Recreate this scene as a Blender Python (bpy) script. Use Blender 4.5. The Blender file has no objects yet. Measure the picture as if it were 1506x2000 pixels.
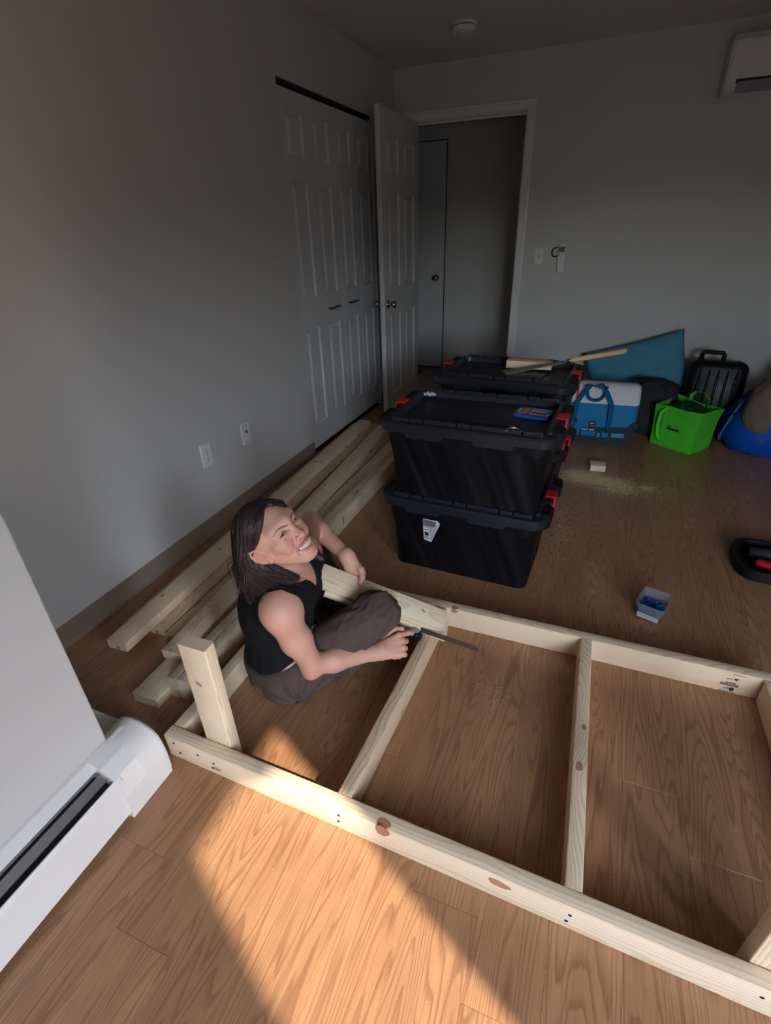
import bpy, bmesh, math, random
import numpy as np
from mathutils import Vector, Matrix, Euler, Quaternion

scene = bpy.context.scene
COL = scene.collection
PI = math.pi

# ------------------------------------------------------------------ camera
def build_camera():
    f_px, yaw, pitch, roll = 982.62, -0.394439, 0.511254, -0.034166
    f = Vector((math.sin(yaw)*math.cos(pitch), math.cos(yaw)*math.cos(pitch), -math.sin(pitch)))
    rt = Vector((math.cos(yaw), -math.sin(yaw), 0)); up = rt.cross(f)
    r2 = math.cos(roll)*rt + math.sin(roll)*up
    u2 = -math.sin(roll)*rt + math.cos(roll)*up
    cam = bpy.data.cameras.new('camera')
    cam.sensor_fit = 'VERTICAL'; cam.sensor_height = 36.0
    cam.lens = f_px*36.0/2000.0
    cam.clip_start = 0.02; cam.clip_end = 100
    o = bpy.data.objects.new('camera', cam); COL.objects.link(o)
    m = Matrix((r2, u2, -f)).transposed().to_4x4()
    m.translation = Vector((1.69071, 0.0, 1.34742))
    o.matrix_world = m
    scene.camera = o
build_camera()

# ------------------------------------------------------------------ sky, sun, exposure
SUN_DIR = Vector((-0.722, 0.366, -0.588)).normalized()      # the way the light travels
def build_light():
    w = bpy.data.worlds.new('sky'); scene.world = w; w.use_nodes = True
    nt = w.node_tree; nt.nodes.clear()
    out = nt.nodes.new('ShaderNodeOutputWorld'); bg = nt.nodes.new('ShaderNodeBackground')
    sky = nt.nodes.new('ShaderNodeTexSky'); sky.sky_type = 'NISHITA'; sky.sun_disc = False
    sky.sun_elevation = math.radians(36); sky.sun_rotation = math.radians(117)
    sky.air_density = 1.0; sky.dust_density = 0.1; sky.ozone_density = 1.0
    hs = nt.nodes.new('ShaderNodeHueSaturation'); hs.inputs['Saturation'].default_value = 0.5
    nt.links.new(sky.outputs[0], hs.inputs['Color']); nt.links.new(hs.outputs[0], bg.inputs[0])
    bg.inputs[1].default_value = 2.9
    nt.links.new(bg.outputs[0], out.inputs[0])
    s = bpy.data.lights.new('sun', 'SUN'); s.energy = 6.6; s.angle = math.radians(0.9); s.color = (1.0, 0.88, 0.74)
    so = bpy.data.objects.new('sun', s); COL.objects.link(so)
    so.rotation_mode = 'QUATERNION'; so.rotation_quaternion = SUN_DIR.to_track_quat('-Z', 'Y')
    so.location = (4, -2, 3)
    # light portals in the two window openings (sampling only)
    for nm, loc, dirv, sx, sy in (('portal', (RX+0.05, (W1[0]+W1[1])/2, (W1[2]+W1[3])/2), (-1, 0, 0), W1[1]-W1[0], W1[3]-W1[2]),
                                  ('portal', ((W2[0]+W2[1])/2, FY-0.05, (W2[2]+W2[3])/2), (0, 1, 0), W2[1]-W2[0], W2[3]-W2[2])):
        l = bpy.data.lights.new(nm, 'AREA'); l.shape = 'RECTANGLE'; l.size = sx; l.size_y = sy; l.cycles.is_portal = True
        lo = bpy.data.objects.new(nm, l); COL.objects.link(lo); lo.location = loc
        lo.rotation_mode = 'QUATERNION'; lo.rotation_quaternion = Vector(dirv).to_track_quat('-Z', 'Z')
RX, FY, BY, HZ = 3.40, -1.40, 4.495, 2.368                   # right wall, front wall, back wall, ceiling
W1 = (-0.87, -0.40, 0.45, 2.08)                              # window in the right wall: y0 y1 z0 z1
W2 = (2.35, 3.2, 0.60, 1.80)                                  # window in the wall behind the camera: x0 x1 z0 z1
build_light()
vs = scene.view_settings
vs.view_transform = 'Standard'; vs.look = 'None'; vs.gamma = 1.0; vs.use_curve_mapping = False
vs.exposure = 0.70
scene.cycles.use_denoising = True
scene.cycles.max_bounces = 12; scene.cycles.diffuse_bounces = 8; scene.cycles.glossy_bounces = 4
scene.cycles.caustics_reflective = True; scene.cycles.blur_glossy = 0.0

# ------------------------------------------------------------------ helpers
random.seed(7)
def S(r, g, b):
    def c(v):
        v /= 255.0
        return v/12.92 if v <= 0.04045 else ((v+0.055)/1.055)**2.4
    return (c(r), c(g), c(b), 1.0)

def bx(bm, c, s, bev=0.0, rot=None, seg=2, mi=0):
    """a box (bevelled) added to bm"""
    r = bmesh.ops.create_cube(bm, size=1.0)
    vs_ = r['verts']
    bmesh.ops.scale(bm, vec=s, verts=vs_)
    fs = list({f for v in vs_ for f in v.link_faces})
    if bev > 0:
        es = list({e for f in fs for e in f.edges})
        rb = bmesh.ops.bevel(bm, geom=es, offset=bev, segments=seg, affect='EDGES', profile=0.7)
        fs = list(set(rb['faces']) | {f for f in fs if f.is_valid})
        vs_ = list({v for f in fs for v in f.verts})
    if rot is not None:
        bmesh.ops.rotate(bm, cent=(0, 0, 0), matrix=Euler(rot).to_matrix(), verts=vs_)
    bmesh.ops.translate(bm, vec=c, verts=vs_)
    for f in fs:
        if f.is_valid: f.material_index = mi
    return vs_

def cyl(bm, p0, p1, r0, r1=None, n=20, mi=0, caps=True):
    r1 = r0 if r1 is None else r1
    p0, p1 = Vector(p0), Vector(p1); ax = (p1-p0).normalized()
    a = ax.orthogonal().normalized(); b = ax.cross(a)
    A = [bm.verts.new(p0+r0*(math.cos(2*PI*i/n)*a+math.sin(2*PI*i/n)*b)) for i in range(n)]
    B = [bm.verts.new(p1+r1*(math.cos(2*PI*i/n)*a+math.sin(2*PI*i/n)*b)) for i in range(n)]
    fs = [bm.faces.new((A[i], A[(i+1) % n], B[(i+1) % n], B[i])) for i in range(n)]
    if caps: fs += [bm.faces.new(A[::-1]), bm.faces.new(B)]
    for f in fs: f.material_index = mi
    return A+B

def lathe(bm, prof, n=24, mat=None, mi=0):
    """revolve (radius, height) about z, then apply mat"""
    rings = []
    for r, z in prof:
        ring = [bm.verts.new((r*math.cos(2*PI*i/n), r*math.sin(2*PI*i/n), z)) for i in range(n)]
        rings.append(ring)
    for a, b in zip(rings, rings[1:]):
        for i in range(n):
            bm.faces.new((a[i], a[(i+1) % n], b[(i+1) % n], b[i])).material_index = mi
    bm.faces.new(rings[0][::-1]).material_index = mi; bm.faces.new(rings[-1]).material_index = mi
    vs_ = [v for r in rings for v in r]
    if mat is not None: bmesh.ops.transform(bm, matrix=mat, verts=vs_)
    return vs_

def tube(bm, pts, r, n=8, mi=0, flat=1.0, close=False):
    """a tube along points; r may be a list; flat squashes it"""
    P = [Vector(p) for p in pts]; N = len(P)
    rs = r if isinstance(r, (list, tuple)) else [r]*N
    up = None; rings = []
    for i in range(N):
        t = (P[min(i+1, N-1)]-P[max(i-1, 0)]).normalized()
        if up is None: up = t.orthogonal().normalized()
        up = (up-t*up.dot(t))
        up = up.normalized() if up.length > 1e-6 else t.orthogonal().normalized()
        b = t.cross(up)
        rings.append([bm.verts.new(P[i]+rs[i]*(math.cos(2*PI*k/n)*up+flat*math.sin(2*PI*k/n)*b)) for k in range(n)])
    for a, b in zip(rings, rings[1:]):
        for k in range(n):
            bm.faces.new((a[k], a[(k+1) % n], b[(k+1) % n], b[k])).material_index = mi
    bm.faces.new(rings[0][::-1]).material_index = mi; bm.faces.new(rings[-1]).material_index = mi

def rrect(w, d, r, n=5):
    """rounded rectangle outline"""
    pts = []
    for cx, cy, a0 in ((w/2-r, d/2-r, 0), (-w/2+r, d/2-r, PI/2), (-w/2+r, -d/2+r, PI), (w/2-r, -d/2+r, 1.5*PI)):
        for i in range(n+1):
            a = a0+PI/2*i/n
            pts.append((cx+r*math.cos(a), cy+r*math.sin(a)))
    return pts

def loft(bm, rings, cap0=True, cap1=True, mi=0):
    V = [[bm.verts.new(p) for p in r] for r in rings]; n = len(V[0])
    for a, b in zip(V, V[1:]):
        for i in range(n):
            bm.faces.new((a[i], a[(i+1) % n], b[(i+1) % n], b[i])).material_index = mi
    if cap0: bm.faces.new(V[0][::-1]).material_index = mi
    if cap1: bm.faces.new(V[-1]).material_index = mi
    return V

def prism(bm, poly, h0, h1, axis='z', mi=0):
    """extrude a 2-D polygon along an axis"""
    def P(a, b, h):
        return {'z': (a, b, h), 'y': (a, h, b), 'x': (h, a, b)}[axis]
    A = [bm.verts.new(P(a, b, h0)) for a, b in poly]; B = [bm.verts.new(P(a, b, h1)) for a, b in poly]
    n = len(poly)
    fs = [bm.faces.new((A[i], A[(i+1) % n], B[(i+1) % n], B[i])) for i in range(n)] + [bm.faces.new(A[::-1]), bm.faces.new(B)]
    for f in fs: f.material_index = mi
    bmesh.ops.recalc_face_normals(bm, faces=fs)

def obj(name, bm, mat=None, parent=None, loc=(0, 0, 0), rot=(0, 0, 0), smooth=False, angle=None):
    if isinstance(bm, bpy.types.Mesh): me = bm
    else:
        me = bpy.data.meshes.new(name)
        bmesh.ops.recalc_face_normals(bm, faces=bm.faces[:])
        bm.to_mesh(me); bm.free()
        for m in (mat if isinstance(mat, (list, tuple)) else [mat]):
            if m: me.materials.append(m)
        if smooth or angle:
            for p in me.polygons: p.use_smooth = True
            if angle: me.set_sharp_from_angle(angle=math.radians(angle))
    o = bpy.data.objects.new(name, me); COL.objects.link(o)
    o.location = loc; o.rotation_euler = rot
    if parent: o.parent = parent
    return o

def tag(o, label=None, cat=None, group=None, kind=None):
    if label: o['label'] = label
    if cat: o['category'] = cat
    if group: o['group'] = group
    if kind: o['kind'] = kind
    return o

def thing(name, label, cat, loc=(0, 0, 0), rot=(0, 0, 0), group=None):
    o = bpy.data.objects.new(name, None); COL.objects.link(o)
    o.empty_display_size = 0.05
    o.location = loc; o.rotation_euler = rot
    return tag(o, label, cat, group)

def copy_tree(o, parent=None):
    c = o.copy(); COL.objects.link(c)
    if parent: c.parent = parent
    for ch in list(o.children): copy_tree(ch, c)
    return c

# ------------------------------------------------------------------ materials
class NT:
    def __init__(self, name):
        self.m = bpy.data.materials.new(name); self.m.use_nodes = True
        self.t = self.m.node_tree; self.b = self.t.nodes['Principled BSDF']
    def n(self, typ, **kw):
        nd = self.t.nodes.new(typ)
        for k, v in kw.items():
            if k.startswith('i_'):
                key = k[2:]; key = int(key) if key.isdigit() else key.replace('_', ' ')
                if hasattr(v, 'is_linked') or hasattr(v, 'links'): self.t.links.new(v, nd.inputs[key])
                else: nd.inputs[key].default_value = v
            else: setattr(nd, k, v)
        return nd
    def math(self, op, a, b=None, c=None, clamp=False):
        nd = self.t.nodes.new('ShaderNodeMath'); nd.operation = op; nd.use_clamp = clamp
        for i, v in enumerate((a, b, c)):
            if v is None: continue
            if isinstance(v, (int, float)): nd.inputs[i].default_value = v
            else: self.t.links.new(v, nd.inputs[i])
        return nd.outputs[0]
    def comb(self, x, y, z):
        nd = self.t.nodes.new('ShaderNodeCombineXYZ')
        for i, v in enumerate((x, y, z)):
            if isinstance(v, (int, float)): nd.inputs[i].default_value = v
            else: self.t.links.new(v, nd.inputs[i])
        return nd.outputs[0]
    def mix(self, f, a, b, mode='MIX'):
        nd = self.t.nodes.new('ShaderNodeMix'); nd.data_type = 'RGBA'; nd.blend_type = mode
        for k, v in ((0, f), (6, a), (7, b)):
            if isinstance(v, (int, float)): nd.inputs[k].default_value = v
            elif isinstance(v, tuple): nd.inputs[k].default_value = v
            else: self.t.links.new(v, nd.inputs[k])
        return nd.outputs[2]
    def noise(self, vec, scale, detail=2.0, rough=0.5, dist=0.0):
        return self.n('ShaderNodeTexNoise', i_Vector=vec, i_Scale=scale, i_Detail=detail, i_Roughness=rough, i_Distortion=dist).outputs[0]
    def bump(self, h, strength=0.2, dist=0.002):
        nd = self.n('ShaderNodeBump', i_Strength=strength, i_Distance=dist, i_Height=h)
        self.t.links.new(nd.outputs[0], self.b.inputs['Normal'])
    def set(self, **kw):
        for k, v in kw.items():
            key = k.replace('_', ' ')
            if isinstance(v, (int, float, tuple)): self.b.inputs[key].default_value = v
            else: self.t.links.new(v, self.b.inputs[key])
        return self
    def obj(self):
        return self.n('ShaderNodeTexCoord').outputs['Object']
    def smooth(self, v, lo, hi):
        nd = self.n('ShaderNodeMapRange', interpolation_type='SMOOTHSTEP')
        self.t.links.new(v, nd.inputs[0]); nd.inputs[1].default_value = lo; nd.inputs[2].default_value = hi
        return nd.outputs[0]

def plain(name, col, rough=0.5, metal=0.0, var=0.06, scale=30.0, bump=0.0, bscale=None, spec=0.5):
    t = NT(name); v = t.obj()
    n = t.noise(v, scale, 3.0)
    dark = tuple(c*(1-var*2) for c in col[:3])+(1.0,)
    t.set(Base_Color=t.mix(n, dark, tuple(min(1, c*(1+var)) for c in col[:3])+(1.0,)), Roughness=rough, Metallic=metal)
    t.b.inputs['Specular IOR Level'].default_value = spec
    if bump: t.bump(t.noise(v, bscale or scale, 4.0), bump, 0.002)
    return t.m

def pine_mat(name, lightc, darkc, tint, knots=True, rscale=0.0042):
    t = NT(name); v = t.obj(); sep = t.n('ShaderNodeSeparateXYZ', i_0=v)
    x, y, z = sep.outputs
    rnd = t.n('ShaderNodeObjectInfo').outputs['Random']
    ro = t.math('MULTIPLY', rnd, 57.0)
    xo = t.math('ADD', x, ro)
    d = t.noise(t.comb(t.math('MULTIPLY', xo, 2.0), t.math('MULTIPLY', y, 7.0), t.math('MULTIPLY', z, 7.0)), 1.0, 1.5)
    d = t.math('MULTIPLY', t.math('SUBTRACT', d, 0.5), 0.085)
    oy = t.math('ADD', t.math('MULTIPLY', t.math('FRACT', t.math('MULTIPLY', rnd, 7.31)), 0.09), -0.045)
    oz = t.math('ADD', t.math('MULTIPLY', t.math('FRACT', t.math('MULTIPLY', rnd, 3.77)), 0.05), 0.028)
    yy = t.math('ADD', t.math('ADD', y, oy), d); zz = t.math('ADD', t.math('ADD', z, oz), d)
    r = t.math('SQRT', t.math('ADD', t.math('MULTIPLY', yy, yy), t.math('MULTIPLY', zz, zz)))
    fr = t.math('FRACT', t.math('DIVIDE', r, rscale))
    ring = t.math('MULTIPLY', t.smooth(fr, 0.35, 0.86), t.math('SUBTRACT', 1.0, t.smooth(fr, 0.88, 1.0)))
    fine = t.noise(t.comb(t.math('MULTIPLY', xo, 6.0), t.math('MULTIPLY', y, 320.0), t.math('MULTIPLY', z, 320.0)), 1.0, 3.0)
    broad = t.noise(t.comb(t.math('MULTIPLY', xo, 2.2), t.math('MULTIPLY', y, 14.0), t.math('MULTIPLY', z, 14.0)), 1.0, 2.0)
    c = t.mix(t.math('MULTIPLY', ring, t.math('ADD', 0.22, t.math('MULTIPLY', broad, 0.5))), lightc, darkc)
    c = t.mix(t.math('MULTIPLY', t.smooth(broad, 0.52, 0.8), 0.45), c, tint)
    c = t.mix(t.math('MULTIPLY', t.math('SUBTRACT', fine, 0.35), 0.28, clamp=True), c, darkc)
    if knots:
        vo = t.n('ShaderNodeTexVoronoi', i_Vector=t.comb(t.math('MULTIPLY', xo, 3.1), t.math('MULTIPLY', y, 11.0), t.math('MULTIPLY', z, 11.0)), i_Scale=1.0)
        dd = vo.outputs['Distance']
        k = t.math('SUBTRACT', 1.0, t.smooth(dd, 0.05, 0.10))
        halo = t.math('SUBTRACT', 1.0, t.smooth(dd, 0.07, 0.24))
        c = t.mix(t.math('MULTIPLY', halo, 0.35), c, tint)
        c = t.mix(t.math('MULTIPLY', k, 0.8), c, (0.10, 0.045, 0.02, 1))
    t.set(Base_Color=c, Roughness=0.62)
    t.b.inputs['Specular IOR Level'].default_value = 0.3
    t.bump(t.math('ADD', fine, t.math('MULTIPLY', ring, 0.4)), 0.15, 0.0008)
    return t.m

def floor_mat():
    t = NT('vinyl_oak'); v = t.obj(); sep = t.n('ShaderNodeSeparateXYZ', i_0=v)
    x, y, z = sep.outputs
    rnd = t.n('ShaderNodeObjectInfo').outputs['Random']
    ro = t.math('MULTIPLY', rnd, 91.0)
    # cathedral figure: contour lines of a field stretched along the plank
    fld = t.noise(t.comb(t.math('ADD', t.math('MULTIPLY', x, 10.0), ro), t.math('ADD', t.math('MULTIPLY', y, 0.75), ro), 0.0), 1.0, 1.5, 0.45)
    wob = t.noise(t.comb(t.math('MULTIPLY', x, 60.0), t.math('ADD', t.math('MULTIPLY', y, 5.0), ro), 0.0), 1.0, 2.0)
    fr = t.math('FRACT', t.math('ADD', t.math('MULTIPLY', fld, 30.0), t.math('MULTIPLY', wob, 0.5)))
    line = t.math('MULTIPLY', t.smooth(fr, 0.45, 0.9), t.math('SUBTRACT', 1.0, t.smooth(fr, 0.9, 1.0)))
    pore = t.noise(t.comb(t.math('MULTIPLY', x, 420.0), t.math('ADD', t.math('MULTIPLY', y, 9.0), ro), 0.0), 1.0, 3.0)
    broad = t.noise(t.comb(t.math('ADD', t.math('MULTIPLY', x, 14.0), ro), t.math('MULTIPLY', y, 2.0), 0.0), 1.0, 2.0)
    c = t.mix(broad, S(153, 110, 78), S(183, 140, 103))
    c = t.mix(t.math('MULTIPLY', line, 0.45), c, S(106, 68, 44))
    c = t.mix(t.math('MULTIPLY', t.smooth(pore, 0.5, 0.75), 0.5), c, S(104, 68, 44))
    hs = t.n('ShaderNodeHueSaturation', i_Color=c, i_Value=t.math('ADD', 0.93, t.math('MULTIPLY', rnd, 0.14)))
    t.set(Base_Color=hs.outputs[0], Roughness=t.math('ADD', 0.24, t.math('MULTIPLY', pore, 0.12)))
    t.b.inputs['Specular IOR Level'].default_value = 0.5
    t.bump(t.math('ADD', pore, line), 0.12, 0.0006)
    return t.m

def paint_mat(name, col, rough=0.55):
    t = NT(name); v = t.obj()
    n1 = t.noise(v, 2.0, 2.0); n2 = t.noise(v, 260.0, 2.0)
    t.set(Base_Color=t.mix(n1, tuple(c*0.97 for c in col[:3])+(1,), col), Roughness=rough)
    t.b.inputs['Specular IOR Level'].default_value = 0.35
    t.bump(n2, 0.10, 0.0006)
    return t.m

def fabric_mat(name, a, b, scale=500.0, rough=0.9, bump=0.3, folds=0.0):
    t = NT(name); v = t.obj()
    n1 = t.noise(v, 14.0, 3.0)
    w1 = t.n('ShaderNodeTexWave', i_Vector=v, i_Scale=scale/6.28, wave_type='BANDS', bands_direction='X').outputs[1]
    w2 = t.n('ShaderNodeTexWave', i_Vector=v, i_Scale=scale/6.28, wave_type='BANDS', bands_direction='Z').outputs[1]
    wv = t.math('MULTIPLY', t.math('ADD', w1, w2), 0.5)
    t.set(Base_Color=t.mix(t.math('ADD', t.math('MULTIPLY', n1, 0.8), t.math('MULTIPLY', wv, 0.2)), a, b), Roughness=rough)
    t.b.inputs['Specular IOR Level'].default_value = 0.2
    h = wv
    if folds: h = t.math('ADD', t.math('MULTIPLY', wv, 0.05), t.math('MULTIPLY', t.noise(v, 26.0, 3.0, 0.55, 1.2), folds))
    t.bump(h, bump, 0.004 if folds else 0.0008)
    return t.m

WALL = paint_mat('wall_paint', (0.56, 0.548, 0.525, 1))
CEIL = paint_mat('ceiling_paint', (0.64, 0.635, 0.63, 1), 0.8)
TRIM = paint_mat('white_trim_paint', (0.72, 0.72, 0.72, 1), 0.35)
BASEB = plain('taupe_vinyl_cove_base', S(136, 120, 105), 0.4, var=0.04, scale=8)
FLOORM = floor_mat()
PINE = pine_mat('pine', S(228, 206, 176), S(184, 144, 106), S(212, 172, 134))
PINE2 = pine_mat('pine_weathered', S(214, 192, 160), S(156, 120, 88), S(180, 150, 122))
PINE3 = pine_mat('pine_pale', S(230, 212, 184), S(200, 164, 122), S(222, 190, 150), knots=False, rscale=0.006)
KNOT = pine_mat('pine_knot', S(178, 134, 104), S(118, 78, 56), S(156, 110, 82), knots=False, rscale=0.0022)
BLACKP = plain('black_plastic', S(10, 10, 14), 0.5, var=0.1, scale=60, bump=0.08, bscale=700, spec=0.28)
BLACKL = plain('black_lid_plastic', S(34, 36, 44), 0.36, var=0.1, scale=40, bump=0.06, bscale=600)
REDP = plain('red_plastic', S(190, 24, 34), 0.35)
WHITEP = plain('white_plastic', S(222, 220, 216), 0.35, var=0.02)
WHITEM = plain('white_enamelled_steel', S(228, 225, 220), 0.32, var=0.015, scale=6)
DARKM = plain('dark_gap', S(30, 34, 44), 0.7)
ALU = plain('aluminium_fin', S(190, 192, 196), 0.35, 0.9)
STEEL = plain('brushed_steel', S(190, 188, 182), 0.38, 0.7, var=0.08, scale=90)
CHROME = plain('satin_nickel', S(176, 172, 164), 0.18, 1.0, var=0.03)
SCREW = plain('dark_blue_screw', S(40, 42, 88), 0.35, 0.6)
INK = plain('dark_ink', S(46, 34, 44), 0.8)
BLACKT = plain('black_ink', S(20, 20, 22), 0.7)
# ================================================================== the room
def struct(name, bm, mat, parent=None, **k):
    o = obj(name, bm, mat, parent, **k)
    if parent is None: o['kind'] = 'structure'
    return o

def build_room():
    # floor: slab and vinyl planks
    bm = bmesh.new(); bx(bm, (1.2, 2.0, -0.034), (4.6, 7.2, 0.06))
    fl = struct('floor', bm, plain('floor_underlay', S(40, 26, 18), 0.9))
    pw, pl = 0.150, 0.914
    bm = bmesh.new(); bx(bm, (0, 0, -0.002), (pw-0.0003, pl-0.0005, 0.004), 0.0005, seg=1)
    me = bpy.data.meshes.new('plank'); bm.to_mesh(me); bm.free(); me.materials.append(FLOORM)
    for k in range(-10, 14):
        x = 1.497+pw*(k+0.5)
        y0 = (0.56-0.152*k) % pl - 2*pl
        while y0 < BY+0.9:
            yc = y0+pl/2
            if yc > -1.75 and not (x > 1.3 and yc > BY+0.5):
                obj('plank', me, parent=fl, loc=(x, yc, 0))
            y0 += pl
    # ceiling
    bm = bmesh.new(); bx(bm, (1.2, 2.0, HZ+0.05), (4.8, 7.4, 0.1)); struct('ceiling', bm, CEIL)
    # left wall with closet opening
    cy0, cy1, ch = 2.825, 4.05, 2.036
    bm = bmesh.new()
    def seg(x0, x1, y0, y1, z0, z1): bx(bm, ((x0+x1)/2, (y0+y1)/2, (z0+z1)/2), (x1-x0, y1-y0, z1-z0))
    seg(-0.1, 0, 0.3, cy0, 0, HZ); seg(-0.1, 0, cy0, cy1, ch, HZ); seg(-0.1, 0, cy1, BY+0.11, 0, HZ)
    struct('wall_left', bm, WALL)
    bm = bmesh.new()                                          # closet shell behind the doors
    seg(-0.72, -0.70, cy0-0.2, cy1+0.2, 0, HZ); seg(-0.70, -0.1, cy0-0.22, cy0-0.2, 0, HZ); seg(-0.70, -0.1, cy1+0.2, cy1+0.22, 0, HZ)
    struct('wall_closet', bm, WALL)
    # near wall that steps out on the left
    bm = bmesh.new(); seg(-0.1, 0.645, FY, 0.525, 0, HZ)
    bmesh.ops.bevel(bm, geom=[e for e in bm.edges if abs(e.verts[0].co.x-0.645) < 1e-4 and abs(e.verts[1].co.x-0.645) < 1e-4 and abs(e.verts[0].co.y-0.525) < 1e-4 and abs(e.verts[1].co.y-0.525) < 1e-4], offset=0.004, segments=2, affect='EDGES')
    struct('wall_near', bm, WALL)
    # back wall with the doorway
    jx0, jx1, jh = 0.150, 0.997, 2.042
    bm = bmesh.new()
    seg(-1.1, jx0-0.02, BY, BY+0.11, 0, HZ); seg(jx0-0.02, jx1+0.02, BY, BY+0.11, jh+0.02, HZ); seg(jx1+0.02, RX+0.1, BY, BY+0.11, 0, HZ)
    struct('wall_back', bm, WALL)
    # hall beyond
    hy = 5.40
    bm = bmesh.new(); seg(-1.1, 2.2, hy, hy+0.1, 0, HZ); struct('wall_hall', bm, WALL)
    bm = bmesh.new(); seg(-1.1, -1.0, BY+0.11, hy, 0, HZ); seg(2.1, 2.2, BY+0.11, hy, 0, HZ); struct('wall_hall', bm, WALL)
    # right wall and front wall with window openings
    def holed(name, axis, at, th, a0, a1, win):
        w0, w1, z0, z1 = win
        b2 = bmesh.new()
        def sg(p0, p1, q0, q1):
            if axis == 'x': bx(b2, (at+th/2, (p0+p1)/2, (q0+q1)/2), (abs(th), p1-p0, q1-q0))
            else: bx(b2, ((p0+p1)/2, at+th/2, (q0+q1)/2), (p1-p0, abs(th), q1-q0))
        sg(a0, w0, 0, HZ); sg(w1, a1, 0, HZ); sg(w0, w1, 0, z0); sg(w0, w1, z1, HZ)
        struct(name, b2, WALL)
    holed('wall_right', 'x', RX, 0.1, FY-0.1, BY+0.11, W1)
    holed('wall_front', 'y', FY, -0.1, -0.1, RX, W2)
    # outside: ground, plus unseen dark slabs added to block the low sky light
    out = plain('sky_block_dark_green', S(70, 78, 70), 0.9, var=0.2, scale=1.2)
    b2 = bmesh.new(); bx(b2, (11.0, 0, 0.6), (0.5, 40, 5.2)); struct('sky_block_right', b2, out)
    b2 = bmesh.new(); bx(b2, (0, -10.0, 0.0), (40, 0.5, 4.0)); struct('sky_block_front', b2, out)
    b2 = bmesh.new(); bx(b2, (0, 0, -2.05), (60, 60, 0.1)); struct('ground_outside', b2, plain('outside_ground', S(96, 98, 84), 0.95, var=0.15, scale=0.8))
    # window frames
    def frame(name, axis, at, win, bars):
        w0, w1, z0, z1 = win; b2 = bmesh.new(); t = 0.035
        def sg(p0, p1, q0, q1):
            if axis == 'x': bx(b2, (at+0.05, (p0+p1)/2, (q0+q1)/2), (0.05, p1-p0, q1-q0), 0.004)
            else: bx(b2, ((p0+p1)/2, at-0.05, (q0+q1)/2), (p1-p0, 0.05, q1-q0), 0.004)
        sg(w0, w0+t, z0, z1); sg(w1-t, w1, z0, z1); sg(w0+t, w1-t, z0, z0+t); sg(w0+t, w1-t, z1-t, z1)
        for b in bars: sg(b-0.02, b+0.02, z0+t, z1-t)
        struct(name, b2, TRIM)
    frame('window_1', 'x', RX, W1, []); frame('window_2', 'y', FY, W2, [2.78])
    # cove base along the left wall, base behind the door and along the back wall
    bm = bmesh.new()
    prof = [(0, 0), (0.011, 0), (0.0075, 0.006), (0.006, 0.012), (0.006, 0.088), (0.004, 0.0915), (0, 0.0915)]
    prism(bm, [(a, b) for a, b in prof], 0.527, cy0-0.002, axis='y')
    struct('baseboard_left', bm, BASEB)
    bm = bmesh.new(); prism(bm, [(a, b) for a, b in prof], cy1+0.002, BY, axis='y'); struct('baseboard_left', bm, BASEB)
    bm = bmesh.new(); bx(bm, ((1.06+RX)/2, BY-0.004, 0.046), (RX-1.06, 0.008, 0.092), 0.002); struct('baseboard_back', bm, BASEB)
    bm = bmesh.new(); bx(bm, (0.55, hy-0.004, 0.046), (0.7, 0.008, 0.092), 0.002); struct('baseboard_hall', bm, BASEB)
    # door lining and casing (trim)
    bm = bmesh.new()
    seg(jx0-0.02, jx0, BY, BY+0.11, 0, jh); seg(jx1, jx1+0.02, BY, BY+0.11, 0, jh); seg(jx0-0.02, jx1+0.02, BY, BY+0.11, jh, jh+0.02)
    seg(jx0, jx0+0.012, BY+0.045, BY+0.08, 0, jh-0.012); seg(jx1-0.012, jx1, BY+0.045, BY+0.08, 0, jh-0.012); seg(jx0, jx1, BY+0.045, BY+0.08, jh-0.012, jh)
    struct('trim_1', bm, TRIM)
    bm = bmesh.new()
    for (x0, x1, z0, z1) in ((jx0-0.062, jx0-0.006, 0, jh+0.064), (jx1+0.006, jx1+0.062, 0, jh+0.064)):
        bx(bm, ((x0+x1)/2, BY-0.006, (z0+z1)/2), (x1-x0, 0.012, z1-z0), 0.004)
        xs = x1-0.012 if x1 > 1 else x0+0.012
        bx(bm, (xs, BY-0.009, (z0+z1)/2), (0.018, 0.018, z1-z0), 0.005)
    bx(bm, ((jx0+jx1)/2, BY-0.006, jh+0.035), (jx1-jx0+0.02, 0.012, 0.056), 0.004)
    bx(bm, ((jx0+jx1)/2, BY-0.009, jh+0.053), (jx1-jx0+0.11, 0.0175, 0.018), 0.005)
    struct('trim_2', bm, TRIM)

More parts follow.
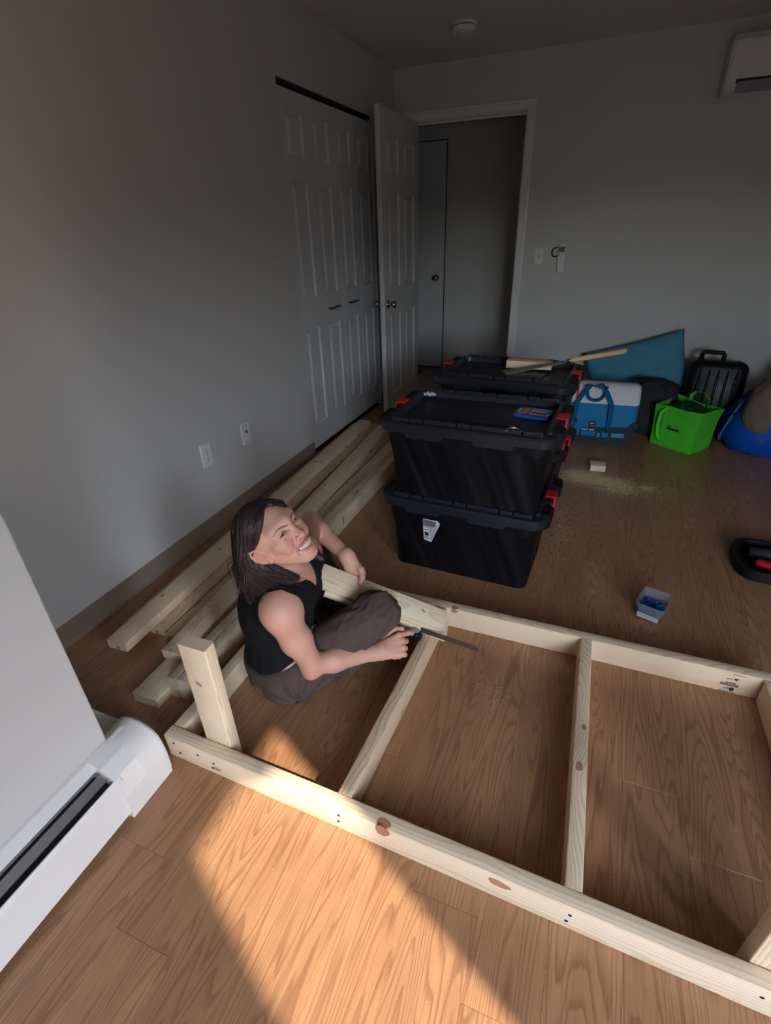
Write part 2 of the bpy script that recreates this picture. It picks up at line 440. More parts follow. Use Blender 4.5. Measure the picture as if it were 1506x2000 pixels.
# ------------------------------------------------------------------ moulded panel doors
def door_face(bm, w, h, t, cols, rows, both=True):
    """slab 0..w by 0..h, thickness t along +x; raised panels as moulded recesses. cols/rows are (lo, hi) lists"""
    us = sorted({0, w} | {c for p in cols for c in p}); vs_ = sorted({0, h} | {c for p in rows for c in p})
    sides = (0, 1) if both else (1,)
    for s in (0, 1):
        X = t if s else 0.0; sg = -1 if s else 1
        def F(*pts):
            vv = [bm.verts.new((X+sg*d, u, v)) for (u, v, d) in pts]
            bm.faces.new(vv if s else vv[::-1])
        for i in range(len(us)-1):
            for j in range(len(vs_)-1):
                u0, u1, v0, v1 = us[i], us[i+1], vs_[j], vs_[j+1]
                pan = any(abs(c[0]-u0) < 1e-6 and abs(c[1]-u1) < 1e-6 for c in cols) and any(abs(r[0]-v0) < 1e-6 and abs(r[1]-v1) < 1e-6 for r in rows)
                if not pan or s not in sides: F((u0, v0, 0), (u1, v0, 0), (u1, v1, 0), (u0, v1, 0)); continue
                st = [(0, 0), (0.009, 0.011), (0.016, 0.011), (0.034, 0.001)]
                for (a, da), (b, db) in zip(st, st[1:]):
                    F((u0+a, v0+a, da), (u1-a, v0+a, da), (u1-b, v0+b, db), (u0+b, v0+b, db))
                    F((u1-a, v0+a, da), (u1-a, v1-a, da), (u1-b, v1-b, db), (u1-b, v0+b, db))
                    F((u1-a, v1-a, da), (u0+a, v1-a, da), (u0+b, v1-b, db), (u1-b, v1-b, db))
                    F((u0+a, v1-a, da), (u0+a, v0+a, da), (u0+b, v0+b, db), (u0+b, v1-b, db))
                a, da = st[-1]; F((u0+a, v0+a, da), (u1-a, v0+a, da), (u1-a, v1-a, da), (u0+a, v1-a, da))
    for q in (((0, 0, 0), (t, 0, 0), (t, 0, h), (0, 0, h)), ((0, w, 0), (0, w, h), (t, w, h), (t, w, 0)),
              ((0, 0, 0), (0, w, 0), (t, w, 0), (t, 0, 0)), ((0, 0, h), (t, 0, h), (t, w, h), (0, w, h))):
        bm.faces.new([bm.verts.new(p) for p in q])
    bmesh.ops.remove_doubles(bm, verts=bm.verts[:], dist=1e-5)

ROWS = [(0.165, 0.785), (0.965, 1.575), (1.69, 1.895)]
def knob(parent, at, direction, lever=False):
    bm = bmesh.new()
    prof = [(0.031, 0), (0.031, 0.004), (0.024, 0.010), (0.012, 0.014), (0.011, 0.030), (0.015, 0.034), (0.024, 0.040), (0.0275, 0.050), (0.025, 0.060), (0.016, 0.066), (0.004, 0.068)]
    lathe(bm, prof, 24, Vector(direction).to_track_quat('Z', 'Y').to_matrix().to_4x4())
    return obj('knob', bm, CHROME, parent, at, smooth=True)

def build_doors():
    dm = paint_mat('door_paint', (0.58, 0.585, 0.59, 1), 0.38)
    # open bedroom door, hinged on the left jamb, swung into the room
    d = thing('door_1', None, None, (0.166, 3.702, 0.014)); d['kind'] = 'structure'
    w, h = 0.782, 2.022
    bm = bmesh.new(); door_face(bm, w, h, 0.035, [(0.115, 0.335), (0.447, 0.667)], [(a-0.02, b-0.02) for a, b in ROWS])
    obj('leaf', bm, dm, d)
    knob(d, (0.035, 0.062, 0.845), (1, 0, 0)); knob(d, (0.0, 0.062, 0.845), (-1, 0, 0))
    bm = bmesh.new(); bx(bm, (0.0175, -0.0005, 0.845), (0.024, 0.002, 0.056), 0.001); bx(bm, (0.0175, -0.003, 0.845), (0.012, 0.010, 0.012), 0.003, mi=1)
    obj('latch_plate', bm, [dm, CHROME], d)
    for z in (0.2, 1.0, 1.8):
        bm = bmesh.new(); cyl(bm, (0.0, w+0.006, z-0.045), (0.0, w+0.006, z+0.045), 0.006, n=12); obj('hinge', bm, CHROME, d, smooth=True)
    # closet: two bifold pairs under a dark head track
    cy0 = 2.828; lw = 0.3035
    for pair in range(2):
        d = thing('door_2', None, None, (-0.040, cy0+pair*2*lw+(0.004 if pair else 0), 0.030)); d['kind'] = 'structure'
        for lf in range(2):
            bm = bmesh.new(); door_face(bm, lw-0.003, 1.972, 0.032, [(0.062, 0.240)], [(a-0.01, b-0.01) for a, b in ROWS], False)
            l = obj('leaf', bm, dm, d, (0, lf*lw, 0))
            if lf == (1 if pair == 0 else 0):
                b2 = bmesh.new()
                cyl(b2, (0.030, 0.09, 0.868), (0.056, 0.09, 0.868), 0.005, n=10); cyl(b2, (0.030, 0.20, 0.868), (0.056, 0.20, 0.868), 0.005, n=10)
                tube(b2, [(0.056, 0.075, 0.866), (0.058, 0.11, 0.868), (0.058, 0.18, 0.870), (0.056, 0.215, 0.868)], [0.005, 0.006, 0.006, 0.005])
                obj('handle', b2, plain('dark_pull', S(40, 38, 36), 0.3, 0.8), l, smooth=True)
    bm = bmesh.new(); bx(bm, (-0.035, 3.4375, 2.026), (0.045, 1.222, 0.018)); bx(bm, (-0.035, 3.4375, 2.006), (0.02, 1.222, 0.006))
    struct('trim_3', bm, DARKM)
    # door across the hall, its knob by the dark gap
    d = thing('door_3', None, None, (0.17, 5.395, 0.03)); d['kind'] = 'structure'
    bm = bmesh.new(); bx(bm, (-0.40, -0.012, 1.0), (0.80, 0.02, 2.0), 0.002)
    obj('leaf', bm, dm, d)
    for (x0, x1) in ((-0.70, -0.47), (-0.36, -0.13)):
        for z0, z1 in ROWS:
            b2 = bmesh.new(); bx(b2, ((x0+x1)/2, -0.024, (z0+z1)/2), (x1-x0, 0.006, z1-z0), 0.003); obj('panel', b2, dm, d)
    knob(d, (-0.075, -0.022, 0.88), (0, -1, 0))
    bm = bmesh.new(); bx(bm, (0.175, 5.392, 1.01), (0.004, 0.012, 2.02)); bx(bm, (-0.22, 5.392, 2.036), (0.8, 0.012, 0.006)); bx(bm, (-0.22, 5.390, 0.015), (0.79, 0.012, 0.026)); struct('trim_4', bm, DARKM)

build_room(); build_doors()
# ================================================================== lumber
def board_mesh(L, w, h, bev=0.003, rough_end=0.0, seed=0):
    """board along x (length L), w along y, h along z, centred"""
    bm = bmesh.new()
    n = 8
    prof = rrect(w, h, bev, 2)
    rings = []
    rr = random.Random(seed)
    for i in range(n+1):
        x = -L/2+L*i/n
        rings.append([(x, a, b) for a, b in prof])
    V = loft(bm, rings)
    if rough_end:
        for ring, s in ((V[0], 1), (V[-1], -1)):
            for v in ring: v.co.x += s*rr.random()*rough_end
    return bm

def board(name, p0, p1, w, h, mat, parent=None, bev=0.003, roll=0.0, rough_end=0.0, label=None, cat=None, group=None):
    """a board whose centre line runs from p0 to p1"""
    p0, p1 = Vector(p0), Vector(p1); d = p1-p0
    o = obj(name, board_mesh(d.length, w, h, bev, rough_end, int(abs(p0.x*1000+p0.y*700)) % 997), mat, parent)
    for p in o.data.polygons: p.use_smooth = True
    o.data.set_sharp_from_angle(angle=math.radians(50))
    o.rotation_mode = 'QUATERNION'
    q = d.to_track_quat('X', 'Z')
    o.rotation_quaternion = q @ Quaternion((1, 0, 0), roll)
    o.location = (p0+p1)/2
    return tag(o, label, cat, group)

def screw(parent, at, nrm, r=0.0042):
    bm = bmesh.new()
    lathe(bm, [(r, 0), (r, 0.0006), (r*0.6, 0.0012), (r*0.5, 0.0004), (0.0004, 0.0003)], 12, Vector(nrm).to_track_quat('Z', 'Y').to_matrix().to_4x4())
    return obj('screw', bm, SCREW, parent, at, smooth=True)

def knot(parent, at, rx, ry, normal='y', rot=0.0):
    bm = bmesh.new(); n = 20
    ring = []
    for i in range(n):
        a = 2*PI*i/n; k = 1+0.08*math.sin(3*a+1)
        ring.append((rx*k*math.cos(a), ry*k*math.sin(a)))
    c, s = math.cos(rot), math.sin(rot)
    ring = [(c*a-s*b, s*a+c*b) for a, b in ring]
    if normal == 'y': prism(bm, ring, -0.0005, 0.0012, 'y')
    else: prism(bm, ring, -0.0012, 0.0012 if at[2] < 0 else 0.0005, 'z') if at[2] > 0 else prism(bm, ring, -0.0005, 0.0012, 'z')
    return obj('knot', bm, KNOT, parent, at)

def build_frame():
    base = (1.55, 1.05, 0.0)
    F = thing('bed_frame', 'unfinished pine bed frame lying on the floor, two upright posts screwed inside', 'bed frame', base)
    B = Vector(base)
    def b(name, p0, p1, w, h, mat=PINE, **k): return board(name, Vector(p0)-B, Vector(p1)-B, w, h, mat, F, **k)
    H = 0.0445
    fr = b('rail', (0.705, 0.657, H), (2.385, 0.616, H), 0.038, 0.089, PINE3)
    bk = b('rail', (0.705, 1.474, H), (2.385, 1.476, H), 0.038, 0.089)
    le = b('end_rail', (0.7245, 0.679, H), (0.7245, 1.454, H), 0.038, 0.089, PINE3)
    ri = b('end_rail', (2.363, 0.638, H), (2.363, 1.456, H), 0.038, 0.089)
    b('slat', (1.274, 0.663, H), (1.305, 1.455, H), 0.038, 0.089, PINE2)
    b('slat', (1.832, 0.649, H), (1.822, 1.456, H), 0.038, 0.089, PINE)
    # posts stand inside the front rail
    pq = Matrix(((0, 1, 0), (0, 0, 1), (1, 0, 0))).to_quaternion()
    for (x, y, m_) in ((0.870, 0.6925, PINE3), (2.199, 0.6605, PINE)):
        p_ = b('post', (x, y, 0), (x, y, 0.452), 0.086, 0.038, m_)
        p_.rotation_quaternion = pq
        if x < 1: knot(p_, (0.095, -0.008, -0.019), 0.006, 0.011, 'z', rot=0.5)
    # screws and knots on the rails (their own coordinates: x along the rail)
    def fx(x): return (x-1.545)
    for (x, z) in ((0.735, 0.066), (0.750, 0.030), (0.822, 0.058), (0.876, 0.050), (0.868, 0.026), (1.275, 0.060), (1.272, 0.032), (1.832, 0.058), (1.828, 0.030), (2.178, 0.060), (2.364, 0.06), (2.364, 0.03)):
        screw(fr, (fx(x), -0.0190, z-H), (0, -1, 0))
    knot(fr, (fx(1.395), -0.019, 0.030), 0.019, 0.020); knot(fr, (fx(1.395), -0.008, 0.0445), 0.018, 0.012, 'z')
    knot(fr, (fx(1.68), -0.019, 0.018), 0.026, 0.012, rot=-0.12); knot(fr, (fx(0.885), -0.019, -0.015), 0.013, 0.006)
    knot(bk, (1.352-1.545, -0.009, 0.0445), 0.013, 0.010, 'z'); knot(bk, (1.353-1.545, -0.019, 0.036), 0.014, 0.009)
    sl = [o for o in F.children if o.name.startswith('slat')]
    knot(sl[1], (-0.10, 0.002, 0.0445), 0.014, 0.009, 'z'); knot(sl[1], (0.03, -0.006, 0.0445), 0.010, 0.006, 'z')
    # grade stamp on the inner face of the far rail (reads upside down)
    def stamp(bmf): return tag(obj('grade_stamp', bmf, INK, bk), kind='stuff')
    y = -0.0194; ox = 2.262-1.545
    def sb(x0, x1, z0, z1, bm): bx(bm, ((x0+x1)/2-1.545, y, (z0+z1)/2-H), (x1-x0, 0.0006, z1-z0))
    bm = bmesh.new()
    sb(2.240, 2.284, 0.0045, 0.0062, bm); sb(2.238, 2.290, 0.0305, 0.0325, bm); sb(2.238, 2.290, 0.0375, 0.0395, bm); sb(2.252, 2.280, 0.0425, 0.046, bm)
    sb(2.262, 2.300, 0.0805, 0.082, bm); sb(2.250, 2.256, 0.0565, 0.0585, bm)
    for k in range(9): sb(2.240+k*0.0055, 2.2435+k*0.0055, 0.0335, 0.0365, bm)
    stamp(bm)
    bm = bmesh.new()
    lathe(bm, [(0.0078, 0), (0.0078, 0.0006), (0.0004, 0.0006)], 18, Matrix.Translation((2.274-1.545, y, 0.0185-H)) @ Matrix.Rotation(PI/2, 4, 'X'))
    prism(bm, [(2.268-1.545, 0.064-H), (2.284-1.545, 0.066-H), (2.278-1.545, 0.055-H)], y-0.0003, y+0.0003, 'y')
    stamp(bm)
    text_obj('stamp_lettering', 'SFI', 0.013, bk, (2.266-1.545, y-0.0003, 0.0235-H), (PI/2, PI, 0), INK)
    text_obj('stamp_lettering', 'CSP', 0.009, bk, (2.268-1.545, y-0.0003, 0.0635-H), (PI/2, PI, 0), INK)
    # grey saw-tooth marks at the far corner
    bm = bmesh.new()
    for k in range(5): bx(bm, (0.403, 0.0192, 0.03-k*0.015), (0.008, 0.0006, 0.012), rot=None)
    obj('pencil_marks', bm, plain('graphite', S(120, 116, 110), 0.6), ri)
    return F

def text_obj(name, body, size, parent, loc, rot, mat, ext=0.0002):
    c = bpy.data.curves.new(name, 'FONT'); c.body = body; c.size = size; c.extrude = ext; c.resolution_u = 2
    c.materials.append(mat)
    o = bpy.data.objects.new(name, c); COL.objects.link(o)
    bpy.context.view_layer.update()
    me = bpy.data.meshes.new_from_object(o.evaluated_get(bpy.context.evaluated_depsgraph_get()))
    bpy.data.objects.remove(o)
    me.materials.clear(); me.materials.append(mat)
    o = bpy.data.objects.new(name, me); COL.objects.link(o)
    o.parent = parent; o.location = loc; o.rotation_euler = rot
    o['kind'] = 'stuff'
    return o

def build_lumber():
    g = 'spare boards stacked beside the left wall'
    def b(p0, p1, label, mat=PINE, w=0.089, h=0.038, re=0.004, **k):
        return board('pine_board', p0, p1, w, h, mat, None, rough_end=re, label=label, cat='board', group=g, **k)
    # stack nearest the wall
    b((0.187, 1.02, 0.019), (0.075, 3.40, 0.019), 'lowest pine board of the stack beside the baseboard, mostly hidden', PINE2)
    a1 = b((0.247, 0.885, 0.058), (0.136, 3.385, 0.058), 'knotty pine board on top of the stack nearest the taupe baseboard, printed mark across', PINE)
    b((0.292, 1.03, 0.019), (0.205, 3.43, 0.019), 'rough-edged grey-brown pine board lying low just right of the wallside top board', PINE2)
    # right-hand stack
    b((0.388, 1.01, 0.019), (0.372, 3.33, 0.019), 'low pine board with a knot hole, end showing between the two stacks', PINE2)
    d = b((0.4975, 0.752, 0.019), (0.490, 3.19, 0.019), 'wide pale pine board on the floor whose end pokes out furthest toward the heater', PINE3, w=0.104)
    b((0.480, 0.915, 0.058), (0.325, 3.31, 0.058), 'skewed pine board with dark knots lying across the top of the stack behind the woman', PINE)
    b((0.570, 0.812, 0.0445), (0.577, 3.25, 0.0445), 'pine board standing on edge between the wide flat board and the outer edge board', PINE2, w=0.036, h=0.089)
    e2 = b((0.609, 0.815, 0.0445), (0.616, 3.25, 0.0445), 'pine board standing on edge along the outer side of the stack, facing the totes', PINE3, w=0.036, h=0.089)
    # dark knots and printed marks that show in the picture
    knot(a1, (-0.62, 0.0, 0.019), 0.010, 0.006, 'z'); knot(a1, (-0.98, 0.02, 0.019), 0.011, 0.007, 'z')
    knot(a1, (-0.40, 0.01, 0.019), 0.009, 0.005, 'z'); knot(d, (-1.19, 0.03, 0.019), 0.004, 0.003, 'z'); knot(e2, (-0.05, -0.018, 0.01), 0.007, 0.028)
    for x in (-0.12, 0.42):
        bm = bmesh.new()
        for k in range(11): bx(bm, (x+0.004*(k % 3), -0.03+k*0.006, 0.0192), (0.010, 0.0042, 0.0005))
        obj('printed_mark', bm, plain('faint_ink', S(112, 88, 66), 0.8), a1)

build_frame(); build_lumber()
# ================================================================== totes
def tote_mesh_parts(root):
    L0, D0, L1, D1, hb = 0.595, 0.405, 0.640, 0.450, 0.325
    # body with shallow vertical flutes, hollow
    bm = bmesh.new()
    def outline(w, d, flute):
        base = rrect(w, d, 0.045, 6); pts = []
        n = len(base)
        for i in range(n):
            a, b = Vector(base[i]), Vector(base[(i+1) % n])
            seg = max(1, int((b-a).length/0.012))
            for k in range(seg): pts.append(a.lerp(b, k/seg))
        out = []
        for p in pts:
            q = p.copy()
            if flute and abs(abs(p.y)-d/2) < 1e-4:
                if any(abs(abs(p.x)-c) < 0.036 for c in (0.115,)) or 0.215 < abs(p.x) < 0.245: q.y -= math.copysign(0.006, p.y)
            if flute and abs(abs(p.x)-w/2) < 1e-4 and abs(p.y) < 0.09: q.x -= math.copysign(0.006, p.x)
            out.append(q)
        return out
    R = []
    for z, t, fl in ((0.0, -0.03, False), (0.004, -0.006, False), (0.012, 0.0, False), (0.03, 0.02, True), (0.27, 0.92, True), (0.285, 0.95, False), (hb, 1.0, False)):
        w = L0+(L1-L0)*max(0, t)+(0.02*t if t < 0 else 0)*2; d = D0+(D1-D0)*max(0, t)+(0.02*t if t < 0 else 0)*2
        R.append([(p.x, p.y, z) for p in outline(w, d, fl)])
    loft(bm, R)
    obj('body', bm, BLACKP, root, smooth=False, angle=40)
    # lid: overhanging lip, sunken top, wall of segments along the long edges
    bm = bmesh.new()
    lo = [(0.668, 0.474, 0.312, 0.05), (0.684, 0.490, 0.318, 0.055), (0.686, 0.492, 0.346, 0.055), (0.674, 0.480, 0.354, 0.052), (0.600, 0.406, 0.356, 0.03), (0.594, 0.400, 0.334, 0.03)]
    loft(bm, [[(a, b, z) for a, b in rrect(w, d, r, 6)] for w, d, z, r in lo])
    bx(bm, (0, 0, 0.336), (0.36, 0.23, 0.010), 0.004)
    bx(bm, (0, 0.0, 0.341), (0.30, 0.17, 0.004), 0.002)
    for s in (-1, 1):
        for x, w in ((-0.15, 0.16), (0.12, 0.16)):
            prism(bm, [(x-w/2, 0.318), (x+w/2, 0.318), (x+w/2-0.012, 0.300), (x-w/2+0.012, 0.300)], s*0.243, s*0.2465, 'y')
    lid = obj('lid', bm, BLACKL, root, angle=35)
    bm = bmesh.new()
    for s in (-1, 1):
        x = -0.290
        for w in (0.070, 0.048, 0.126, 0.048, 0.126, 0.048, 0.070):
            bx(bm, (x+w/2, s*0.211, 0.361), (w, 0.018, 0.018), 0.0035); x += w+0.0075
        y = -0.185
        for w in (0.075, 0.20, 0.075):
            bx(bm, (s*0.308, y+w/2, 0.358), (0.018, w, 0.012), 0.0035); y += w+0.010
    obj('rim_segments', bm, BLACKL, lid)
    for s in (-1, 1):
        for q in (-1, 1):
            bm = bmesh.new()
            prof = [(0.30, 0.0), (0.352, 0.0), (0.360, -0.012), (0.360, -0.045), (0.350, -0.065), (0.322, -0.075), (0.30, -0.075)]
            prism(bm, [(s*a, 0.362+b) for a, b in prof], q*0.135-0.042, q*0.135+0.042, 'y')
            bmesh.ops.bevel(bm, geom=bm.edges[:], offset=0.004, segments=2, affect='EDGES')
            obj('handle_lug', bm, BLACKP, root)
        bm = bmesh.new()
        prism(bm, [(-0.030, 0.366), (0.030, 0.366), (0.042, 0.318), (0.030, 0.306), (0.014, 0.304), (0.010, 0.235), (-0.010, 0.235), (-0.014, 0.304), (-0.030, 0.306), (-0.042, 0.318)], s*0.3465, s*0.3535, 'x')
        bx(bm, (s*0.331, 0, 0.367), (0.040, 0.062, 0.007), 0.002)
        obj('latch', bm, REDP, root)['label'] = 'red locking latch'

def build_totes():
    g = 'black lidded storage totes'
    t = thing('storage_tote', 'black tote with a torn white sticker, bottom of the front stack', 'storage box', (1.288, 1.992, 0.0), (0, 0, math.radians(-2.6)), g)
    tote_mesh_parts(t)
    u = copy_tree(t); u.location = (1.288, 1.988, 0.335); u.rotation_euler = (0, 0, math.radians(-2.2))
    u['label'] = 'upper black tote of the front stack, with the blue case on its lid'
    r = copy_tree(t); r.location = (1.298, 2.690, 0.0); r.rotation_euler = (0, 0, math.radians(-4.5))
    r['label'] = 'lowest black tote of the rear stack, hidden behind the front stack'
    q = copy_tree(t); q.location = (1.298, 2.690, 0.340); q.rotation_euler = (0, 0, math.radians(-4.5))
    q['label'] = 'black tote on top of the rear stack, with the long-handled saw on its lid'
    # torn sticker on the lower front tote
    bm = bmesh.new(); y = -0.222
    prism(bm, [(-0.155, 0.268), (-0.088, 0.268), (-0.078, 0.255), (-0.118, 0.152), (-0.152, 0.160)], -0.001, 0.0, 'y', 0)
    prism(bm, [(-0.154, 0.266), (-0.094, 0.263), (-0.100, 0.232), (-0.153, 0.235)], -0.0014, -0.001, 'y', 1)
    prism(bm, [(-0.149, 0.233), (-0.109, 0.229), (-0.112, 0.223), (-0.149, 0.226)], -0.0014, -0.001, 'y', 2)
    prism(bm, [(-0.148, 0.202), (-0.130, 0.200), (-0.130, 0.182), (-0.147, 0.184)], -0.0014, -0.001, 'y', 3)
    prism(bm, [(-0.127, 0.222), (-0.084, 0.250), (-0.119, 0.153)], -0.004, -0.0015, 'y', 4)
    for z in (0.214, 0.176, 0.168): bx(bm, (-0.139, -0.0012, z), (0.018, 0.0006, 0.003), mi=3)
    st = obj('sticker', bm, [plain('sticker_paper', S(206, 208, 214), 0.5, var=0.02), plain('sticker_photo', S(110, 108, 108), 0.5, var=0.25, scale=160), plain('sticker_pink', S(206, 130, 150), 0.5),
                             BLACKT, plain('sticker_back', S(172, 174, 178), 0.6)], t, (0, -0.2042, 0), (math.radians(4.0), 0, 0))
    st['label'] = 'torn white sticker, one corner peeling'
    return t

# ================================================================== small things on and around the totes
def build_tote_top():
    # blue accessory case on the front lid
    c = thing('blade_case', 'flat blue plastic case with a printed label on the front tote lid', 'case', (1.500, 2.055, 0.6715), (0, 0, math.radians(-9)))
    bm = bmesh.new(); loft(bm, [[(a, b, z) for a, b in rrect(w, d, r, 4)] for w, d, z, r in ((0.136, 0.112, 0, 0.014), (0.142, 0.118, 0.003, 0.016), (0.142, 0.118, 0.010, 0.016), (0.136, 0.112, 0.013, 0.014))])
    obj('shell', bm, plain('blue_plastic', S(16, 78, 164), 0.4), c, angle=40)
    bm = bmesh.new()
    bx(bm, (0.004, 0.002, 0.0133), (0.106, 0.090, 0.0008), mi=0)
    bx(bm, (-0.030, 0.0, 0.0139), (0.026, 0.080, 0.0006), mi=1); bx(bm, (0.022, 0.002, 0.0139), (0.064, 0.078, 0.0006), mi=2)
    bx(bm, (-0.055, 0.0, 0.0136), (0.012, 0.05, 0.0008), mi=2); bx(bm, (-0.041, 0, 0.0136), (0.006, 0.09, 0.0008), mi=2)
    bx(bm, (0.061, -0.022, 0.0136), (0.010, 0.030, 0.0008), mi=2); bx(bm, (0.061, 0.028, 0.0136), (0.004, 0.026, 0.0008), mi=2)
    for k in range(6): bx(bm, (0.002+k*0.010, -0.016, 0.0144), (0.006, 0.030, 0.0006), mi=3)
    bx(bm, (0.016, 0.024, 0.0144), (0.070, 0.005, 0.0006), rot=(0, 0, 0), mi=3)
    obj('printed_label', bm, [plain('label_navy', S(30, 40, 90), 0.4), plain('label_orange', S(206, 104, 66), 0.4), plain('label_cream', S(190, 176, 180), 0.4), BLACKT], c)
    # offcut on the rear lid
    o = board('pine_offcut', (1.272, 2.770, 0.711), (1.500, 2.772, 0.711), 0.089, 0.038, PINE3, None, label='short pine offcut with a dark stamp resting on the rear tote lid', cat='offcut')
    bm = bmesh.new()
    for k in range(3): bx(bm, (0.104, 0.010+k*0.012, 0.0192), (0.016, 0.006, 0.0005))
    obj('printed_mark', bm, INK, o)
    # pull saw with a long wooden handle
    p0, pm, p1 = Vector((1.285, 2.585, 0.705)), Vector((1.572, 2.708, 0.748)), Vector((1.842, 2.828, 0.786))
    s = thing('pull_saw', 'pull saw with long pale wooden handle sticking out over the rear tote', 'saw', tuple(pm))
    ax = (p1-p0).normalized(); side = Vector((0, 0, 1)).cross(ax).normalized(); nrm = ax.cross(side)
    def P(a, b, c=0): return tuple(ax*a+side*b+nrm*c)
    bm = bmesh.new()
    pl = [(-0.315, -0.050), (-0.315, 0.028), (-0.02, 0.014), (0.0, 0.006), (0.03, 0.005), (0.03, -0.007), (-0.005, -0.010), (-0.02, -0.030)]
    A = [bm.verts.new(P(a, b, -0.0006)) for a, b in pl]; Bv = [bm.verts.new(P(a, b, 0.0006)) for a, b in pl]
    n = len(pl)
    for i in range(n): bm.faces.new((A[i], A[(i+1) % n], Bv[(i+1) % n], Bv[i]))
    bm.faces.new(A[::-1]); bm.faces.new(Bv)
    obj('blade', bm, STEEL, s)
    bm = bmesh.new(); tube(bm, [P(0.0, 0), P(0.035, 0)], 0.008, 10); obj('ferrule', bm, CHROME, s, smooth=True)
    bm = bmesh.new(); tube(bm, [P(0.018, 0), P(0.024, 0), P(0.15, 0), P(0.285, 0), P(0.293, 0)], [0.010, 0.0125, 0.0125, 0.0145, 0.010], 14)
    obj('handle', bm, plain('pale_handle_wood', S(214, 184, 132), 0.55, var=0.12, scale=24), s, angle=50)
    # crumpled clear film scraps on the front lid
    def film(at, sx, sy, seed, label):
        rr = random.Random(seed); bm = bmesh.new(); n = 6; G = {}
        for i in range(n):
            for j in range(n):
                G[i, j] = bm.verts.new(((i/(n-1)-0.5)*sx+rr.uniform(-1, 1)*sx*0.10, (j/(n-1)-0.5)*sy+rr.uniform(-1, 1)*sy*0.12, abs(rr.gauss(0, 1))*0.006+0.001))
        for i in range(n-1):
            for j in range(n-1): bm.faces.new((G[i, j], G[i+1, j], G[i+1, j+1], G[i, j+1]))
        r = bmesh.ops.solidify(bm, geom=bm.faces[:], thickness=0.0004)
        t = NT('clear_film'); t.set(Base_Color=(0.9, 0.92, 0.95, 1), Roughness=0.15, Alpha=0.7)
        t.b.inputs['Specular IOR Level'].default_value = 0.9
        o = obj('plastic_film', bm, t.m, None, at); tag(o, label, 'packaging')
    film((1.462, 1.785, 0.690), 0.062, 0.036, 3, 'crumpled shiny clear plastic scrap at the front edge of the tote lid')
    film((1.035, 2.140, 0.690), 0.050, 0.030, 5, 'small wrinkled plastic scrap near the left red latch of the front tote')
    # block and tub of screws on the floor
    o = board('pine_offcut', (1.779, 3.152, 0.019), (1.866, 3.160, 0.019), 0.085, 0.038, PINE3, None, label='small square pine offcut on the floor behind the sawdust patch', cat='offcut')

def build_tub():
    t = thing('screw_tub', 'small clear plastic tub of blue screws with a white label on the floor', 'tub', (2.058, 1.790, 0.0), (0, 0, math.radians(-19)))
    w0, d0, w1, d1, h = 0.080, 0.098, 0.100, 0.124, 0.075
    bm = bmesh.new()
    R = [[(a, b, z) for a, b in rrect(w, d, r, 4)] for w, d, z, r in ((w0-0.006, d0-0.006, 0, 0.010), (w0, d0, 0.004, 0.012), (w1, d1, h-0.006, 0.014), (w1+0.008, d1+0.008, h-0.006, 0.016), (w1+0.008, d1+0.008, h, 0.016), (w1-0.003, d1-0.003, h, 0.013), (w0-0.004, d0-0.004, 0.006, 0.011))]
    loft(bm, R)
    g = NT('clear_tub_plastic'); g.set(Base_Color=(0.30, 0.33, 0.38, 1), Roughness=0.2, Alpha=0.34)
    obj('box', bm, g.m, t, angle=40)
    bm = bmesh.new(); prism(bm, [(-0.037, 0.008), (0.037, 0.008), (0.039, 0.031), (-0.039, 0.031)], -0.0008, 0.0004, 'y', 0)
    for k in range(12): bx(bm, (-0.031+k*0.0055, -0.001, 0.024), (0.0035, 0.0005, 0.003), mi=1)
    for k in range(10): bx(bm, (-0.029+k*0.0055, -0.001, 0.017), (0.0030, 0.0005, 0.0015), mi=1)
    obj('label', bm, [plain('white_label', S(214, 214, 226), 0.5, var=0.02), plain('label_grey_ink', S(120, 124, 140), 0.6)], t, (0, -0.0508, 0), (math.radians(9.5), 0, 0))
    # loose blue screws, too many to count: one heap
    rr = random.Random(11); bm = bmesh.new()
    for k in range(330):
        z = 0.010+0.036*rr.random(); f = 0.80
        x, y = (rr.random()-0.5)*(w0*f+z*0.2), (rr.random()-0.5)*(d0*f+z*0.2)
        d = Vector((rr.gauss(0, 1), rr.gauss(0, 1), rr.gauss(0, 0.35))).normalized()*0.014
        p = Vector((x, y, z))
        a, b = p-d, p+d
        lim = lambda v: Vector((max(-0.039, min(0.039, v.x)), max(-0.048, min(0.048, v.y)), max(0.008, v.z)))
        a, b = lim(a), lim(b)
        if (b-a).length < 0.008: continue
        cyl(bm, a, b, 0.0017, 0.0009, 5); cyl(bm, a, a+(b-a).normalized()*0.002, 0.0036, 0.002, 6)
    bx(bm, (0, 0, 0.010), (0.070, 0.084, 0.008), 0.003)
    tag(obj('screws', bm, plain('blue_screws', S(26, 74, 150), 0.32, 0.3), t), kind='stuff')

